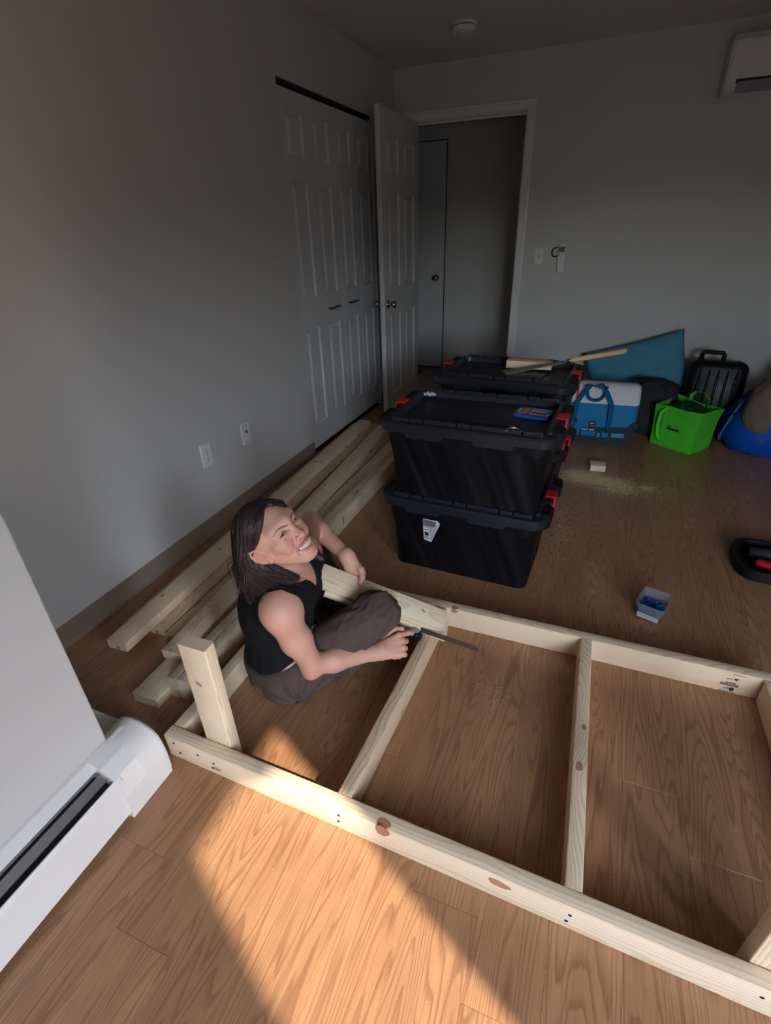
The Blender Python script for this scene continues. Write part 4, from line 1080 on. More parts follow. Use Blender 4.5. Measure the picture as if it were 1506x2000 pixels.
class SDF:
    """an ordered list of shapes blended smoothly; each works only inside its own box"""
    def __init__(self): self.ops = []
    def _add(self, kind, fn, lo, hi, k): self.ops.append((kind, fn, np.asarray(lo)-k-0.02, np.asarray(hi)+k+0.02, k)); return self
    def cone(self, a, b, ra, rb=None, k=0.02, kind='u', M=None):
        rb = ra if rb is None else rb
        a, b = np.asarray(a, float), np.asarray(b, float)
        if M is not None: a, b = M(a), M(b)
        ab = b-a; L2 = max(ab@ab, 1e-12); r = max(ra, rb)
        def fn(P):
            d = P-a; t = np.clip(d@ab/L2, 0, 1)
            return np.linalg.norm(d-t[:, None]*ab, axis=1)-(ra+(rb-ra)*t)
        return self._add(kind, fn, np.minimum(a, b)-r, np.maximum(a, b)+r, k)
    def chain(self, pts, rs, k=0.01, kind='u', M=None):
        for i in range(len(pts)-1): self.cone(pts[i], pts[i+1], rs[i], rs[i+1], k, kind, M)
        return self
    def ell(self, c, rad, k=0.02, kind='u', A=None, M=None, Rm=None):
        """ellipsoid; A rows are its axes"""
        c = np.asarray(c, float); rad = np.asarray(rad, float)
        A = np.eye(3) if A is None else np.asarray(A, float)
        if M is not None: c = M(c); A = A @ Rm
        def fn(P):
            q = (P-c) @ A.T; k0 = np.linalg.norm(q/rad, axis=1); k1 = np.linalg.norm(q/rad**2, axis=1)
            return k0*(k0-1)/np.maximum(k1, 1e-9)
        ext = np.sqrt(((A*rad[:, None])**2).sum(0))
        return self._add(kind, fn, c-ext, c+ext, k)
    def half(self, p, n, k=0.003):
        """keep only the side of a plane that n points away from"""
        p = np.asarray(p, float); n = nrm(n)
        self.ops.append(('i', lambda P: (P-p)@n, V3(-9, -9, -9), V3(9, 9, 9), k)); return self
    def offset(self, fn):
        self.ops.append(('o', fn, V3(-9, -9, -9), V3(9, 9, 9), 0)); return self
    @staticmethod
    def apply(kind, d, q, k):
        if kind == 'u':
            h = np.clip(0.5+0.5*(d-q)/k, 0, 1); return d*(1-h)+q*h-k*h*(1-h)
        if kind == 's': q = -q
        if kind == 'o': return d+q
        h = np.clip(0.5-0.5*(d-q)/k, 0, 1); return d*(1-h)+q*h+k*h*(1-h)
    def at(self, P):
        d = np.full(len(P), 0.2)
        for kind, fn, lo, hi, k in self.ops:
            m = np.all((P > lo) & (P < hi), axis=1)
            if m.any(): d[m] = self.apply(kind, d[m], fn(P[m]), max(k, 1e-5))
        return d
    def grad(self, P, e=0.0006):
        g = np.empty_like(P)
        for i in range(3):
            q = np.zeros(3); q[i] = e
            g[:, i] = self.at(P+q)-self.at(P-q)
        n = np.linalg.norm(g, axis=1); return g/np.maximum(n, 1e-9)[:, None], n/(2*e)
    def mesh(self, lo, hi, h):
        """naive surface nets"""
        lo = np.asarray(lo, float); n = np.ceil((np.asarray(hi)-lo)/h).astype(int)+1
        D = np.full(n, 0.2, np.float32)
        for kind, fn, a, b, k in self.ops:
            i0 = np.clip(np.floor((a-lo)/h).astype(int), 0, n); i1 = np.clip(np.ceil((b-lo)/h).astype(int)+1, 0, n)
            if np.any(i1 <= i0): continue
            sl = tuple(slice(x, y) for x, y in zip(i0, i1))
            blk = D[sl]; gx = np.stack(np.meshgrid(*[lo[j]+h*np.arange(i0[j], i1[j]) for j in range(3)], indexing='ij'), -1).reshape(-1, 3)
            if kind in 'iso':
                m = (blk.reshape(-1) < 0.06); v = blk.reshape(-1).copy()
                if m.any(): v[m] = self.apply(kind, v[m], fn(gx[m]), max(k, 1e-5))
                D[sl] = v.reshape(blk.shape)
            else: D[sl] = self.apply(kind, blk.reshape(-1), fn(gx), max(k, 1e-5)).reshape(blk.shape)
        S_ = D < 0
        c = [S_[i:n[0]-1+i, j:n[1]-1+j, l:n[2]-1+l] for i in (0, 1) for j in (0, 1) for l in (0, 1)]
        cnt = sum(x.astype(np.int8) for x in c); act = (cnt > 0) & (cnt < 8)
        idx = -np.ones(act.shape, int); cells = np.argwhere(act); idx[act] = np.arange(len(cells))
        acc = np.zeros((len(cells), 3)); num = np.zeros(len(cells))
        corner = [(i, j, l) for i in (0, 1) for j in (0, 1) for l in (0, 1)]
        vals = [D[cells[:, 0]+i, cells[:, 1]+j, cells[:, 2]+l] for i, j, l in corner]
        for a in range(8):
            for b in range(a+1, 8):
                if sum(abs(x-y) for x, y in zip(corner[a], corner[b])) != 1: continue
                m = (vals[a] < 0) != (vals[b] < 0)
                t = vals[a][m]/(vals[a][m]-vals[b][m])
                acc[m] += np.array(corner[a])+t[:, None]*(np.array(corner[b])-np.array(corner[a])); num[m] += 1
        V = lo+h*(cells+acc/num[:, None])
        F = []
        for ax in range(3):
            o = [0, 0, 0]; o[ax] = 1
            A = S_[tuple(slice(0, n[j]-o[j]) for j in range(3))]; B = S_[tuple(slice(o[j], n[j]) for j in range(3))]
            e = np.argwhere(A != B); u, w = (ax+1) % 3, (ax+2) % 3
            ok = (e[:, u] > 0) & (e[:, w] > 0) & (e[:, u] < n[u]-1) & (e[:, w] < n[w]-1) & (e[:, ax] < n[ax]-1)
            e = e[ok]; fl = A[tuple(e.T)]
            def cell(du, dw):
                q = e.copy(); q[:, u] -= du; q[:, w] -= dw; return idx[tuple(q.T)]
            Q = np.stack([cell(1, 1), cell(0, 1), cell(0, 0), cell(1, 0)], 1)
            Q[~fl] = Q[~fl][:, ::-1]; F.append(Q)
        F = np.concatenate(F); F = F[(F >= 0).all(1)]
        return V, F
    def project(self, V, it=2, lim=0.004):
        for _ in range(it):
            g, s = self.grad(V); d = self.at(V)/np.clip(s, 0.5, 1.5)
            V = V-np.clip(d, -lim, lim)[:, None]*g
        return V

def sdf_object(name, sdf, lo, hi, h, mat, parent, base, fine=(), cuts=2, color=None):
    V, F = sdf.mesh(lo, hi, h)
    V = sdf.project(V)
    me = bpy.data.meshes.new(name); me.from_pydata(V.tolist(), [], F.tolist())
    if fine:
        bm = bmesh.new(); bm.from_mesh(me)
        es = set()
        for f in bm.faces:
            c = f.calc_center_median()
            if any((c-Vector(q)).length < r for q, r in fine): es.update(f.edges)
        bmesh.ops.subdivide_edges(bm, edges=list(es), cuts=cuts, use_grid_fill=True)
        bm.to_mesh(me); bm.free()
        P = np.empty(len(me.vertices)*3); me.vertices.foreach_get('co', P); P = sdf.project(P.reshape(-1, 3), 3)
        me.vertices.foreach_set('co', P.ravel())
    P = np.empty(len(me.vertices)*3); me.vertices.foreach_get('co', P); P = P.reshape(-1, 3)
    if color is not None:
        C = color(P); at = me.color_attributes.new('tone', 'FLOAT_COLOR', 'POINT')
        at.data.foreach_set('color', np.concatenate([C, np.ones((len(C), 1))], 1).astype(np.float32).ravel())
    me.vertices.foreach_set('co', (P-np.asarray(base)).ravel())
    me.materials.append(mat); me.update()
    for p in me.polygons: p.use_smooth = True
    o = bpy.data.objects.new(name, me); COL.objects.link(o); o.parent = parent
    return o

def wob(P, f, seed):
    """smooth folded noise in -1..1"""
    rr = np.random.RandomState(seed); o = 0
    w = np.sin(P @ rr.normal(0, f*0.5, 3)+rr.rand()*6)*0.6
    for i in range(4):
        o = o+np.sin(P @ rr.normal(0, f, 3)+rr.rand()*6+w*1.5)
    return o/4

BASE = V3(0.93, 1.08, 0.0)
# joints
PEL = V3(0.885, 1.035, 0.115); SPI = V3(0.868, 1.030, 0.25); CHE = V3(0.900, 1.015, 0.375); NECK = V3(0.962, 1.000, 0.487)
SHR, SHL = V3(1.006, 0.872, 0.445), V3(0.925, 1.155, 0.447)
ELR, WRR = V3(1.043, 0.935, 0.200), V3(1.188, 1.098, 0.148)
ELL, WRL = V3(0.790, 1.420, 0.385), V3(0.967, 1.378, 0.292)
HIR, HIL = V3(0.940, 0.965, 0.098), V3(0.830, 1.110, 0.100)
KNR, KNL = V3(1.170, 1.160, 0.258), V3(0.745, 1.470, 0.175)
ANR, ANL = V3(0.965, 1.395, 0.075), V3(0.985, 1.325, 0.055)
# frame of the boards on her lap: columns along, across, face normal
BC = V3(1.146, 1.272, 0.225)
_bx = nrm((0.848, 0.292, -0.436)); _by = V3(-0.139, 0.916, 0.348); _by = nrm(_by-_bx*(_by@_bx))
BM = np.stack([_bx, _by, np.cross(_bx, _by)], 1)
def BP(x, y, n): return BC+BM @ V3(x, y, n)
WRL = BP(-0.172, 0.100, 0.010)
# head frame: rows = her left, forward, up
CAMP = V3(1.69071, 0, 1.34742)
HC = V3(0.956, 0.963, 0.628)
def _head_axes():
    f_px, yaw, pitch, roll = 982.62, -0.394439, 0.511254, -0.034166
    f = V3(math.sin(yaw)*math.cos(pitch), math.cos(yaw)*math.cos(pitch), -math.sin(pitch)); rt = V3(math.cos(yaw), -math.sin(yaw), 0); up = np.cross(rt, f)
    r = math.cos(roll)*rt+math.sin(roll)*up; u = -math.sin(roll)*rt+math.cos(roll)*up
    t = nrm(CAMP-HC); r = nrm(r-t*(r@t)); u = np.cross(t, r)
    L = 0.53*r+0.63*u-0.57*t; U = -0.65*r+0.73*u+0.21*t
    L = nrm(L); U = nrm(U-L*(U@L)); Fw = np.cross(L, U)*-1
    if Fw@t < 0: Fw = -Fw
    return np.stack([L, Fw, U])
HR = _head_axes()
def HM(q): return HC+np.asarray(q, float) @ HR
def HL(P): return (P-HC) @ HR.T

def head_ops(s):
    e = lambda c, r, k=0.02, kind='u', A=None: s.ell(c, r, k, kind, A, HM, HR)
    cn = lambda a, b, ra, rb=None, k=0.02, kind='u': s.cone(a, b, ra, rb, k, kind, HM)
    e((0, -0.014, 0.027), (0.070, 0.088, 0.074))
    e((0, 0.028, -0.014), (0.058, 0.058, 0.078), 0.03)
    for q in (-1, 1):
        cn((q*0.050, 0.004, -0.036), (q*0.020, 0.066, -0.086), 0.013, 0.014, 0.022)
        e((q*0.042, 0.054, -0.012), (0.020, 0.020, 0.016), 0.020)
        e((q*0.036, 0.067, -0.033), (0.017, 0.014, 0.016), 0.016)          # cheek pushed up by the smile
        e((q*0.058, 0.004, 0.024), (0.014, 0.034, 0.028), 0.02)
    e((0, 0.077, -0.090), (0.018, 0.015, 0.014), 0.020)
    cn((-0.040, 0.062, 0.028), (0, 0.078, 0.025), 0.013, 0.012, 0.016); cn((0.040, 0.062, 0.028), (0, 0.078, 0.025), 0.013, 0.012, 0.016)
    for q in (-1, 1): e((q*0.031, 0.094, 0.007), (0.017, 0.014, 0.011), 0.012, 's')
    cn((0, 0.080, 0.016), (0, 0.091, -0.018), 0.0080, 0.0092, 0.012); cn((0, 0.091, -0.018), (0, 0.0965, -0.0275), 0.0092, 0.0112, 0.005)
    for q in (-1, 1):
        e((q*0.0130, 0.0868, -0.0300), (0.0082, 0.0104, 0.0078), 0.0045)
        e((q*0.031, 0.0700, 0.0045), (0.0152, 0.0132, 0.0112), 0.006)      # lids over the eyeball
        cn((q*0.017, 0.085, -0.0005), (q*0.041, 0.077, -0.0055), 0.0032, 0.0036, 0.006)  # lower lid bag of a squint
    for q in (-1, 1):                                                      # narrow eye openings
        s.chain([(q*0.0200, 0.0800, 0.0028), (q*0.026, 0.0845, 0.0044), (q*0.034, 0.0840, 0.0044), (q*0.0425, 0.0760, 0.0030)], [0.0014, 0.0031, 0.0031, 0.0014], 0.0010, 's', HM)
        e((q*0.0066, 0.0930, -0.0372), (0.0040, 0.0058, 0.0030), 0.0015, 's')  # nostrils
        cn((q*0.0185, 0.0865, -0.026), (q*0.0345, 0.078, -0.054), 0.0030, 0.0028, 0.007, 's')  # smile crease
        cn((q*0.0335, 0.076, -0.056), (q*0.0325, 0.074, -0.072), 0.0026, 0.0015, 0.006, 's')
        cn((q*0.004, 0.089, 0.022), (q*0.005, 0.086, 0.033), 0.0016, 0.0010, 0.004, 's')      # frown lines
    # mouth: muzzle, lips, open smile
    e((0, 0.071, -0.062), (0.030, 0.0215, 0.021), 0.018)
    up = [(-0.0285, 0.0775, -0.0525), (-0.017, 0.0885, -0.0530), (-0.005, 0.0930, -0.0520), (0.005, 0.0930, -0.0520), (0.017, 0.0885, -0.0530), (0.0285, 0.0775, -0.0525)]
    lo = [(-0.0275, 0.0775, -0.0560), (-0.015, 0.0875, -0.0690), (0, 0.0915, -0.0725), (0.015, 0.0875, -0.0690), (0.0275, 0.0775, -0.0560)]
    s.chain(up, [0.0026, 0.0032, 0.0036, 0.0036, 0.0032, 0.0026], 0.004, 'u', HM)
    s.chain(lo, [0.0026, 0.0040, 0.0048, 0.0040, 0.0026], 0.004, 'u', HM)
    s.chain([(-0.0275, 0.0800, -0.0545), (-0.014, 0.0915, -0.0600), (0, 0.0955, -0.0618), (0.014, 0.0915, -0.0600), (0.0275, 0.0800, -0.0545)], [0.0022, 0.0058, 0.0068, 0.0058, 0.0022], 0.0016, 's', HM)
    # ears, tipped back
    ca, sa = math.cos(0.36), math.sin(0.36)
    for q in (-1, 1):
        ef = nrm((q*-0.30, ca, sa)); eu = np.array([q*0.16, -sa, ca]); eu = nrm(eu-ef*(eu@ef)); eo = np.cross(ef, eu)
        if eo[0]*q < 0: eo = -eo
        A = np.stack([eo, ef, eu]); O = np.array([q*0.0745, 0.000, -0.013])
        EM = lambda o, f, u: O+o*eo+f*ef+u*eu
        e(EM(0.000, 0.000, 0.002), (0.0058, 0.0180, 0.0300), 0.004, 'u', A)
        e(EM(0.000, 0.006, -0.024), (0.0058, 0.0085, 0.0105), 0.006, 'u', A)
        s.chain([EM(0.003, 0.013, 0.010), EM(0.004, 0.010, 0.024), EM(0.005, -0.002, 0.030), EM(0.006, -0.013, 0.022), EM(0.006, -0.0155, 0.004), EM(0.005, -0.010, -0.014), EM(0.003, 0.002, -0.027)], [0.0024, 0.0030, 0.0034, 0.0036, 0.0034, 0.0030, 0.0034], 0.003, 'u', HM)
        e(EM(0.0090, 0.003, -0.003), (0.0058, 0.0072, 0.0115), 0.002, 's', A)
        s.chain([EM(0.0078, 0.006, 0.017), EM(0.0085, -0.003, 0.022), EM(0.0085, -0.010, 0.010)], [0.0022, 0.0026, 0.0020], 0.003, 's', HM)
        e(EM(0.002, 0.0135, -0.006), (0.0040, 0.0040, 0.0060), 0.004, 'u', A)
EARLOBE = (-0.0815, 0.020, -0.0360)

def torso_ops(s, inf=0.0, hips=True):
    fc = nrm((0.80, 0.60, 0)); sd = V3(0.60, -0.80, 0)
    A1 = np.stack([sd, fc, V3(0, 0, 1)])
    fc2 = nrm((0.93, 0.35, 0)); sd2 = V3(fc2[1], -fc2[0], 0); upc = nrm(NECK-CHE); sd2 = nrm(sd2-upc*(sd2@upc)); A2 = np.stack([sd2, np.cross(upc, sd2), upc])
    i = inf
    if hips: s.ell(PEL, (0.165+i, 0.135+i, 0.115+i), 0.05, 'u', A1)
    s.ell(SPI, (0.130+i, 0.100+i, 0.15+i), 0.06, 'u', A1)
    s.ell(CHE, (0.142+i, 0.104+i, 0.150+i), 0.06, 'u', A2)
    s.cone(SHR*0.72+NECK*0.28+V3(0, 0, -0.012), SHL*0.72+NECK*0.28+V3(0, 0, -0.012), 0.055+i, 0.055+i, 0.06)
    for q in (-1, 1):
        c = CHE+sd2*q*0.066+A2[1]*0.078-upc*0.02
        s.ell(c, (0.055+i, 0.045+i, 0.055+i), 0.03, 'u', A2)

def hand(s, W, X, Z, side, fingers, thumb, scale=1.0):
    """side +1: thumb on +Y = Z x X"""
    X = nrm(X); Z = nrm(Z-X*(Z@X)); Y = np.cross(Z, X)*side
    T = lambda x, y, z: W+scale*(X*x+Y*y+Z*z)
    s.cone(T(-0.01, 0, 0), T(0.018, 0, 0), 0.0225, 0.0235, 0.02)
    for y0, y1, r0, r1 in ((-0.016, -0.028, 0.013, 0.0105), (-0.005, -0.010, 0.0145, 0.0110), (0.006, 0.010, 0.0145, 0.0112), (0.015, 0.028, 0.0145, 0.0110)):
        s.cone(T(0.014, y0, 0), T(0.082-0.25*abs(y1-0.008), y1, 0.001), r0, r1, 0.012)
    for i, (y, ln, rad, ang, spread) in enumerate(fingers):
        p = np.array([0.082-0.25*abs(y-0.008), y, 0.001]); a = 0
        pts = [T(*p)]; rs = [rad*1.08]
        for L, da, rr in zip(ln, ang, (1.0, 0.93, 0.82)):
            a += math.radians(da)
            p = p+L*np.array([math.cos(a), math.sin(spread)*math.cos(a), -math.sin(a)]); pts.append(T(*p)); rs.append(rad*rr)
        s.chain(pts, rs, 0.0045)
        for q, r in zip(pts[:3], rs[:3]): s.ell(q+Z*0.002, (r*1.04,)*3, 0.004)
    pts = [T(*q) for q in thumb]
    s.chain(pts, [0.0150, 0.0115, 0.0098, 0.0082], 0.008)
    return T

FR = lambda i, m, r, p: [(0.028, (0.041, 0.025, 0.020), 0.0086, i[:3], i[3]), (0.010, (0.046, 0.028, 0.021), 0.0090, m[:3], m[3]), (-0.010, (0.042, 0.027, 0.020), 0.0085, r[:3], r[3]), (-0.028, (0.033, 0.020, 0.018), 0.0075, p[:3], p[3])]

HXR, HZR = nrm((0.74, 0.67, 0.03)), nrm((0.40, -0.46, 0.79))
HXL, HZL = nrm((0.62, -0.42, -0.60)), nrm((0.45, 0.25, 0.55))

def clear_frame(s):
    """cloth and flesh stop at the two rails she sits against"""
    s.ops.append(('s', lambda P: np.maximum(P[:, 0]-0.7445, P[:, 2]-0.0905), V3(0.3, 0.3, -0.1), V3(0.80, 1.8, 0.12), 0.004))
    s.ops.append(('s', lambda P: np.maximum(1.4535-P[:, 1], P[:, 2]-0.0905), V3(0.3, 1.40, -0.1), V3(1.4, 1.8, 0.12), 0.004))

def body_sdf():
    s = SDF()
    torso_ops(s)
    # legs (inside the trousers)
    for h, k_, a in ((HIR, KNR, ANR), (HIL, KNL, ANL)):
        s.cone(h, k_, 0.082, 0.056, 0.04); s.cone(k_, a, 0.053, 0.036, 0.02)
    clear_frame(s)
    # neck
    s.cone(NECK+V3(-0.012, 0.0, -0.03), HM((0, -0.016, -0.050)), 0.050, 0.047, 0.04)
    # right arm
    s.ell(SHR+V3(-0.004, 0.008, -0.002), (0.052, 0.050, 0.052), 0.03)
    m = SHR*0.5+ELR*0.5
    s.cone(SHR, m+V3(-0.004, 0.0, 0), 0.047, 0.0435, 0.03); s.cone(m, ELR, 0.0415, 0.0335, 0.025)
    fm = ELR*0.68+WRR*0.32
    s.cone(ELR, fm, 0.0335, 0.0340, 0.020); s.cone(fm, WRR, 0.0340, 0.0220, 0.02)
    s.ell(ELR+V3(0.0, -0.012, -0.022), (0.02, 0.02, 0.02), 0.02)
    # left arm
    s.ell(SHL, (0.048, 0.048, 0.050), 0.03)
    s.cone(SHL, ELL, 0.044, 0.036, 0.03)
    fm = ELL*0.68+WRL*0.32
    s.cone(ELL, fm, 0.036, 0.034, 0.022); s.cone(fm, WRL, 0.034, 0.0225, 0.02)
    # hands
    hand(s, WRR, HXR, HZR, 1, FR((28, 24, 14, 0.02), (62, 74, 42, 0.0), (68, 78, 44, 0.0), (70, 80, 46, -0.04)),
         [(0.018, 0.020, -0.008), (0.048, 0.044, -0.012), (0.078, 0.050, -0.014), (0.098, 0.046, -0.016)], 1.10)
    s.cone(WRL, BP(-0.120, 0.068, -0.004), 0.0215, 0.019, 0.02)
    s.cone(WRL, BP(-0.098, 0.072, -0.018), 0.0200, 0.015, 0.02); s.cone(WRL, BP(-0.145, 0.060, -0.018), 0.018, 0.014, 0.02)
    s.chain([BP(-0.140, 0.084, 0.012), BP(-0.112, 0.062, 0.020), BP(-0.100, 0.040, 0.0155), BP(-0.098, 0.014, 0.0095)], [0.0125, 0.0108, 0.0096, 0.0080], 0.008)
    for k, (dx, ln) in enumerate(((0.0, 0.0), (0.0175, -0.004), (-0.0175, 0.0), (-0.034, 0.006))):
        x = -0.112+dx
        s.chain([BP(x, 0.070, -0.012), BP(x+0.004, 0.062, -0.040), BP(x+0.008, 0.040+ln, -0.0485), BP(x+0.010, 0.018+ln, -0.0475)], [0.0105, 0.0092, 0.0085, 0.0072], 0.0045)
    head_ops(s)
    return s

def skin_color(P):
    H = HL(P); base = np.array(S(212, 162, 140)[:3]); C = np.tile(base, (len(P), 1))
    inhead = np.linalg.norm(H, axis=1) < 0.17
    l, f, u = H.T
    def g(c, r): return np.exp(-(((l-c[0])/r[0])**2+((f-c[1])/r[1])**2+((u-c[2])/r[2])**2))*inhead
    def blend(w, col):
        nonlocal C; w = np.clip(w, 0, 1)[:, None]; C = C*(1-w)+np.array(col[:3])*w
    blush = g((0.036, 0.07, -0.028), (0.022, 0.04, 0.020))+g((-0.036, 0.07, -0.028), (0.022, 0.04, 0.020))+0.7*g((0, 0.098, -0.027), (0.013, 0.02, 0.012))+0.5*g((0, 0.08, -0.09), (0.02, 0.02, 0.015))
    blend(0.45*blush, S(206, 118, 104))
    ears = np.exp(-((np.abs(l)-0.078)/0.010)**2-((f+0.012)/0.022)**2-((u+0.004)/0.035)**2)*inhead
    blend(0.4*ears, S(208, 116, 100))
    face = f > 0.045
    def seg(pts, r):
        d = np.full(len(P), 9.0)
        for a, b in zip(pts, pts[1:]):
            a, b = np.array(a), np.array(b); ab = b-a; t = np.clip((H-a)@ab/(ab@ab), 0, 1); d = np.minimum(d, np.linalg.norm(H-a-t[:, None]*ab, axis=1))
        return np.clip((r-d)/(0.35*r)+0.5, 0, 1)*inhead
    H2 = H[:, [0, 2]]
    def seg2(pts, rs):
        w = np.zeros(len(P))
        for (a, b), (r0, r1) in zip(zip(pts, pts[1:]), zip(rs, rs[1:])):
            a, b = np.array(a), np.array(b); ab = b-a; t = np.clip((H2-a)@ab/(ab@ab), 0, 1); d = np.linalg.norm(H2-a-t[:, None]*ab, axis=1); r = r0+(r1-r0)*t
            w = np.maximum(w, np.clip((r-d)/0.0010+0.5, 0, 1))
        return w*inhead*(f > 0.02)
    inner = (f < 0.0905-12.5*l*l)
    blend(0.7*seg([(-0.0285, 0.0775, -0.0525), (-0.017, 0.0895, -0.0530), (0, 0.0945, -0.0525), (0.017, 0.0895, -0.0530), (0.0285, 0.0775, -0.0525)], 0.0040), S(190, 104, 94))
    blend(0.7*seg([(-0.0275, 0.0775, -0.0560), (-0.015, 0.0885, -0.0690), (0, 0.0925, -0.0725), (0.015, 0.0885, -0.0690), (0.0275, 0.0775, -0.0560)], 0.0052), S(194, 108, 100))
    for q in (-1, 1):
        blend(0.72*seg2([(q*0.0105, 0.0135), (q*0.020, 0.0185), (q*0.032, 0.0222), (q*0.043, 0.0212), (q*0.052, 0.0165)], [0.0018, 0.0026, 0.0023, 0.0017, 0.0008]), S(44, 29, 26))
        blend(0.9*seg2([(q*0.0190, 0.0034), (q*0.026, 0.0078), (q*0.034, 0.0078), (q*0.0445, 0.0028)], [0.0008, 0.0014, 0.0016, 0.0012]), S(36, 22, 21))
        blend(0.5*seg2([(q*0.0215, 0.0016), (q*0.030, 0.0012), (q*0.042, 0.0020)], [0.0005, 0.0007, 0.0006]), S(70, 40, 36))
        blend(0.75*seg([(q*0.0062, 0.0930, -0.0365), (q*0.0066, 0.0905, -0.0365)], 0.0036), S(84, 34, 32))
        blend(0.30*seg([(q*0.0185, 0.0865, -0.026), (q*0.0345, 0.078, -0.054), (q*0.0325, 0.074, -0.070)], 0.0024), S(140, 78, 68))
    blend(0.95*seg([(-0.026, 0.0790, -0.0545), (-0.013, 0.0865, -0.0600), (0, 0.0885, -0.0618), (0.013, 0.0865, -0.0600), (0.026, 0.0790, -0.0545)], 0.0072)*inner, S(64, 22, 24))
    for m in ((-0.047, 0.067, -0.046), (0.020, 0.090, -0.023)):
        blend(0.9*seg([m, (m[0]+0.0004, m[1], m[2])], 0.0015), S(92, 54, 44))
    fin = np.zeros(len(P))
    for W in (WRR,): fin += np.exp(-(np.linalg.norm(P-W-nrm((0.6, 0.3, 0))*0.09, axis=1)/0.06)**2)
    blend(0.3*fin, S(206, 128, 110))
    elb = np.exp(-(np.linalg.norm(P-ELR-V3(0, -0.02, -0.02), axis=1)/0.05)**2); blend(0.35*elb, S(208, 134, 108))
    for m in (V3(1.060, 0.885, 0.205), V3(1.130, 1.005, 0.155)):
        blend(0.8*np.clip((0.0030-np.linalg.norm(P-m, axis=1))/0.001, 0, 1), S(92, 54, 44))
    return C

def skin_material():
    t = NT('skin'); at = t.n('ShaderNodeAttribute', attribute_name='tone'); v = t.obj()
    n = t.noise(v, 60.0, 4.0)
    col = t.mix(t.math('MULTIPLY', n, 0.10), at.outputs['Color'], S(180, 108, 88))
    t.set(Base_Color=col, Roughness=0.48)
    t.b.inputs['Specular IOR Level'].default_value = 0.4
    t.b.inputs['Subsurface Weight'].default_value = 0.12
    t.b.inputs['Subsurface Radius'].default_value = (0.012, 0.005, 0.003); t.b.inputs['Subsurface Scale'].default_value = 0.5
    t.bump(t.noise(v, 500.0, 3.0), 0.06, 0.0006)
    return t.m

def hair_ops(s):
    e = lambda c, r, k=0.02, kind='u', A=None: s.ell(c, r, k, kind, A, HM, HR)
    e((0, -0.016, 0.030), (0.0760, 0.0860, 0.0770), 0.02)
    e((0, 0.004, 0.027), (0.0735, 0.0850, 0.0755), 0.02)
    s.cone(HM((0, -0.055, 0.03)), HM((0, -0.066, -0.025)), 0.046, 0.045, 0.03)
    # hairline: hair only behind a line that runs from the part down past the temple to the top of the ear
    def line(P):
        H = HL(P); l, f, u = H.T
        fh = np.interp(u, [-0.02, 0.005, 0.022, 0.05, 0.085, 0.110], [-0.016, -0.012, 0.030, 0.054, 0.066, 0.082])-0.010*np.exp(-(l/0.018)**2)
        return np.where(np.linalg.norm(H, axis=1) < 0.16, f-fh, -0.2)
    s.ops.append(('i', line, HC-0.17, HC+0.17, 0.006))
    s.cone((0.000, 0.060, 0.106), (0.000, -0.050, 0.118), 0.003, 0.002, 0.005, 's', HM)
    # falls: behind the ear, then down to the shoulders
    b = HM((-0.068, -0.042, -0.010)); m1 = V3(0.962, 0.922, 0.545)
    s.cone(HM((-0.058, -0.040, 0.035)), b, 0.022, 0.024, 0.02)
    s.cone(b, m1, 0.027, 0.022, 0.02); s.cone(m1, V3(1.022, 0.950, 0.512), 0.022, 0.009, 0.02)
    s.cone(b, V3(0.928, 0.905, 0.500), 0.034, 0.028, 0.03); s.cone(V3(0.928, 0.905, 0.500), V3(0.900, 0.888, 0.450), 0.028, 0.014, 0.02)
    nape = HM((0, -0.070, -0.022)); s.cone(nape, V3(0.872, 0.950, 0.505), 0.046, 0.038, 0.03); s.cone(V3(0.872, 0.950, 0.505), V3(0.866, 0.930, 0.455), 0.036, 0.016, 0.02)
    s.cone(HM((-0.055, -0.062, 0.0)), V3(0.896, 0.912, 0.505), 0.038, 0.032, 0.03)
    s.cone(HM((0.05, -0.07, 0.0)), V3(0.89, 1.02, 0.505), 0.042, 0.030, 0.03)
    c = HM((0.070, -0.030, -0.020)); EARC = HM((-0.084, 0.006, -0.014)); s.ell(EARC, (0.022, 0.026, 0.036), 0.006, 's', HR)
    s.cone(c, V3(0.965, 1.060, 0.530), 0.030, 0.026, 0.03); s.cone(V3(0.965, 1.060, 0.530), V3(1.030, 1.082, 0.492), 0.026, 0.010, 0.02)

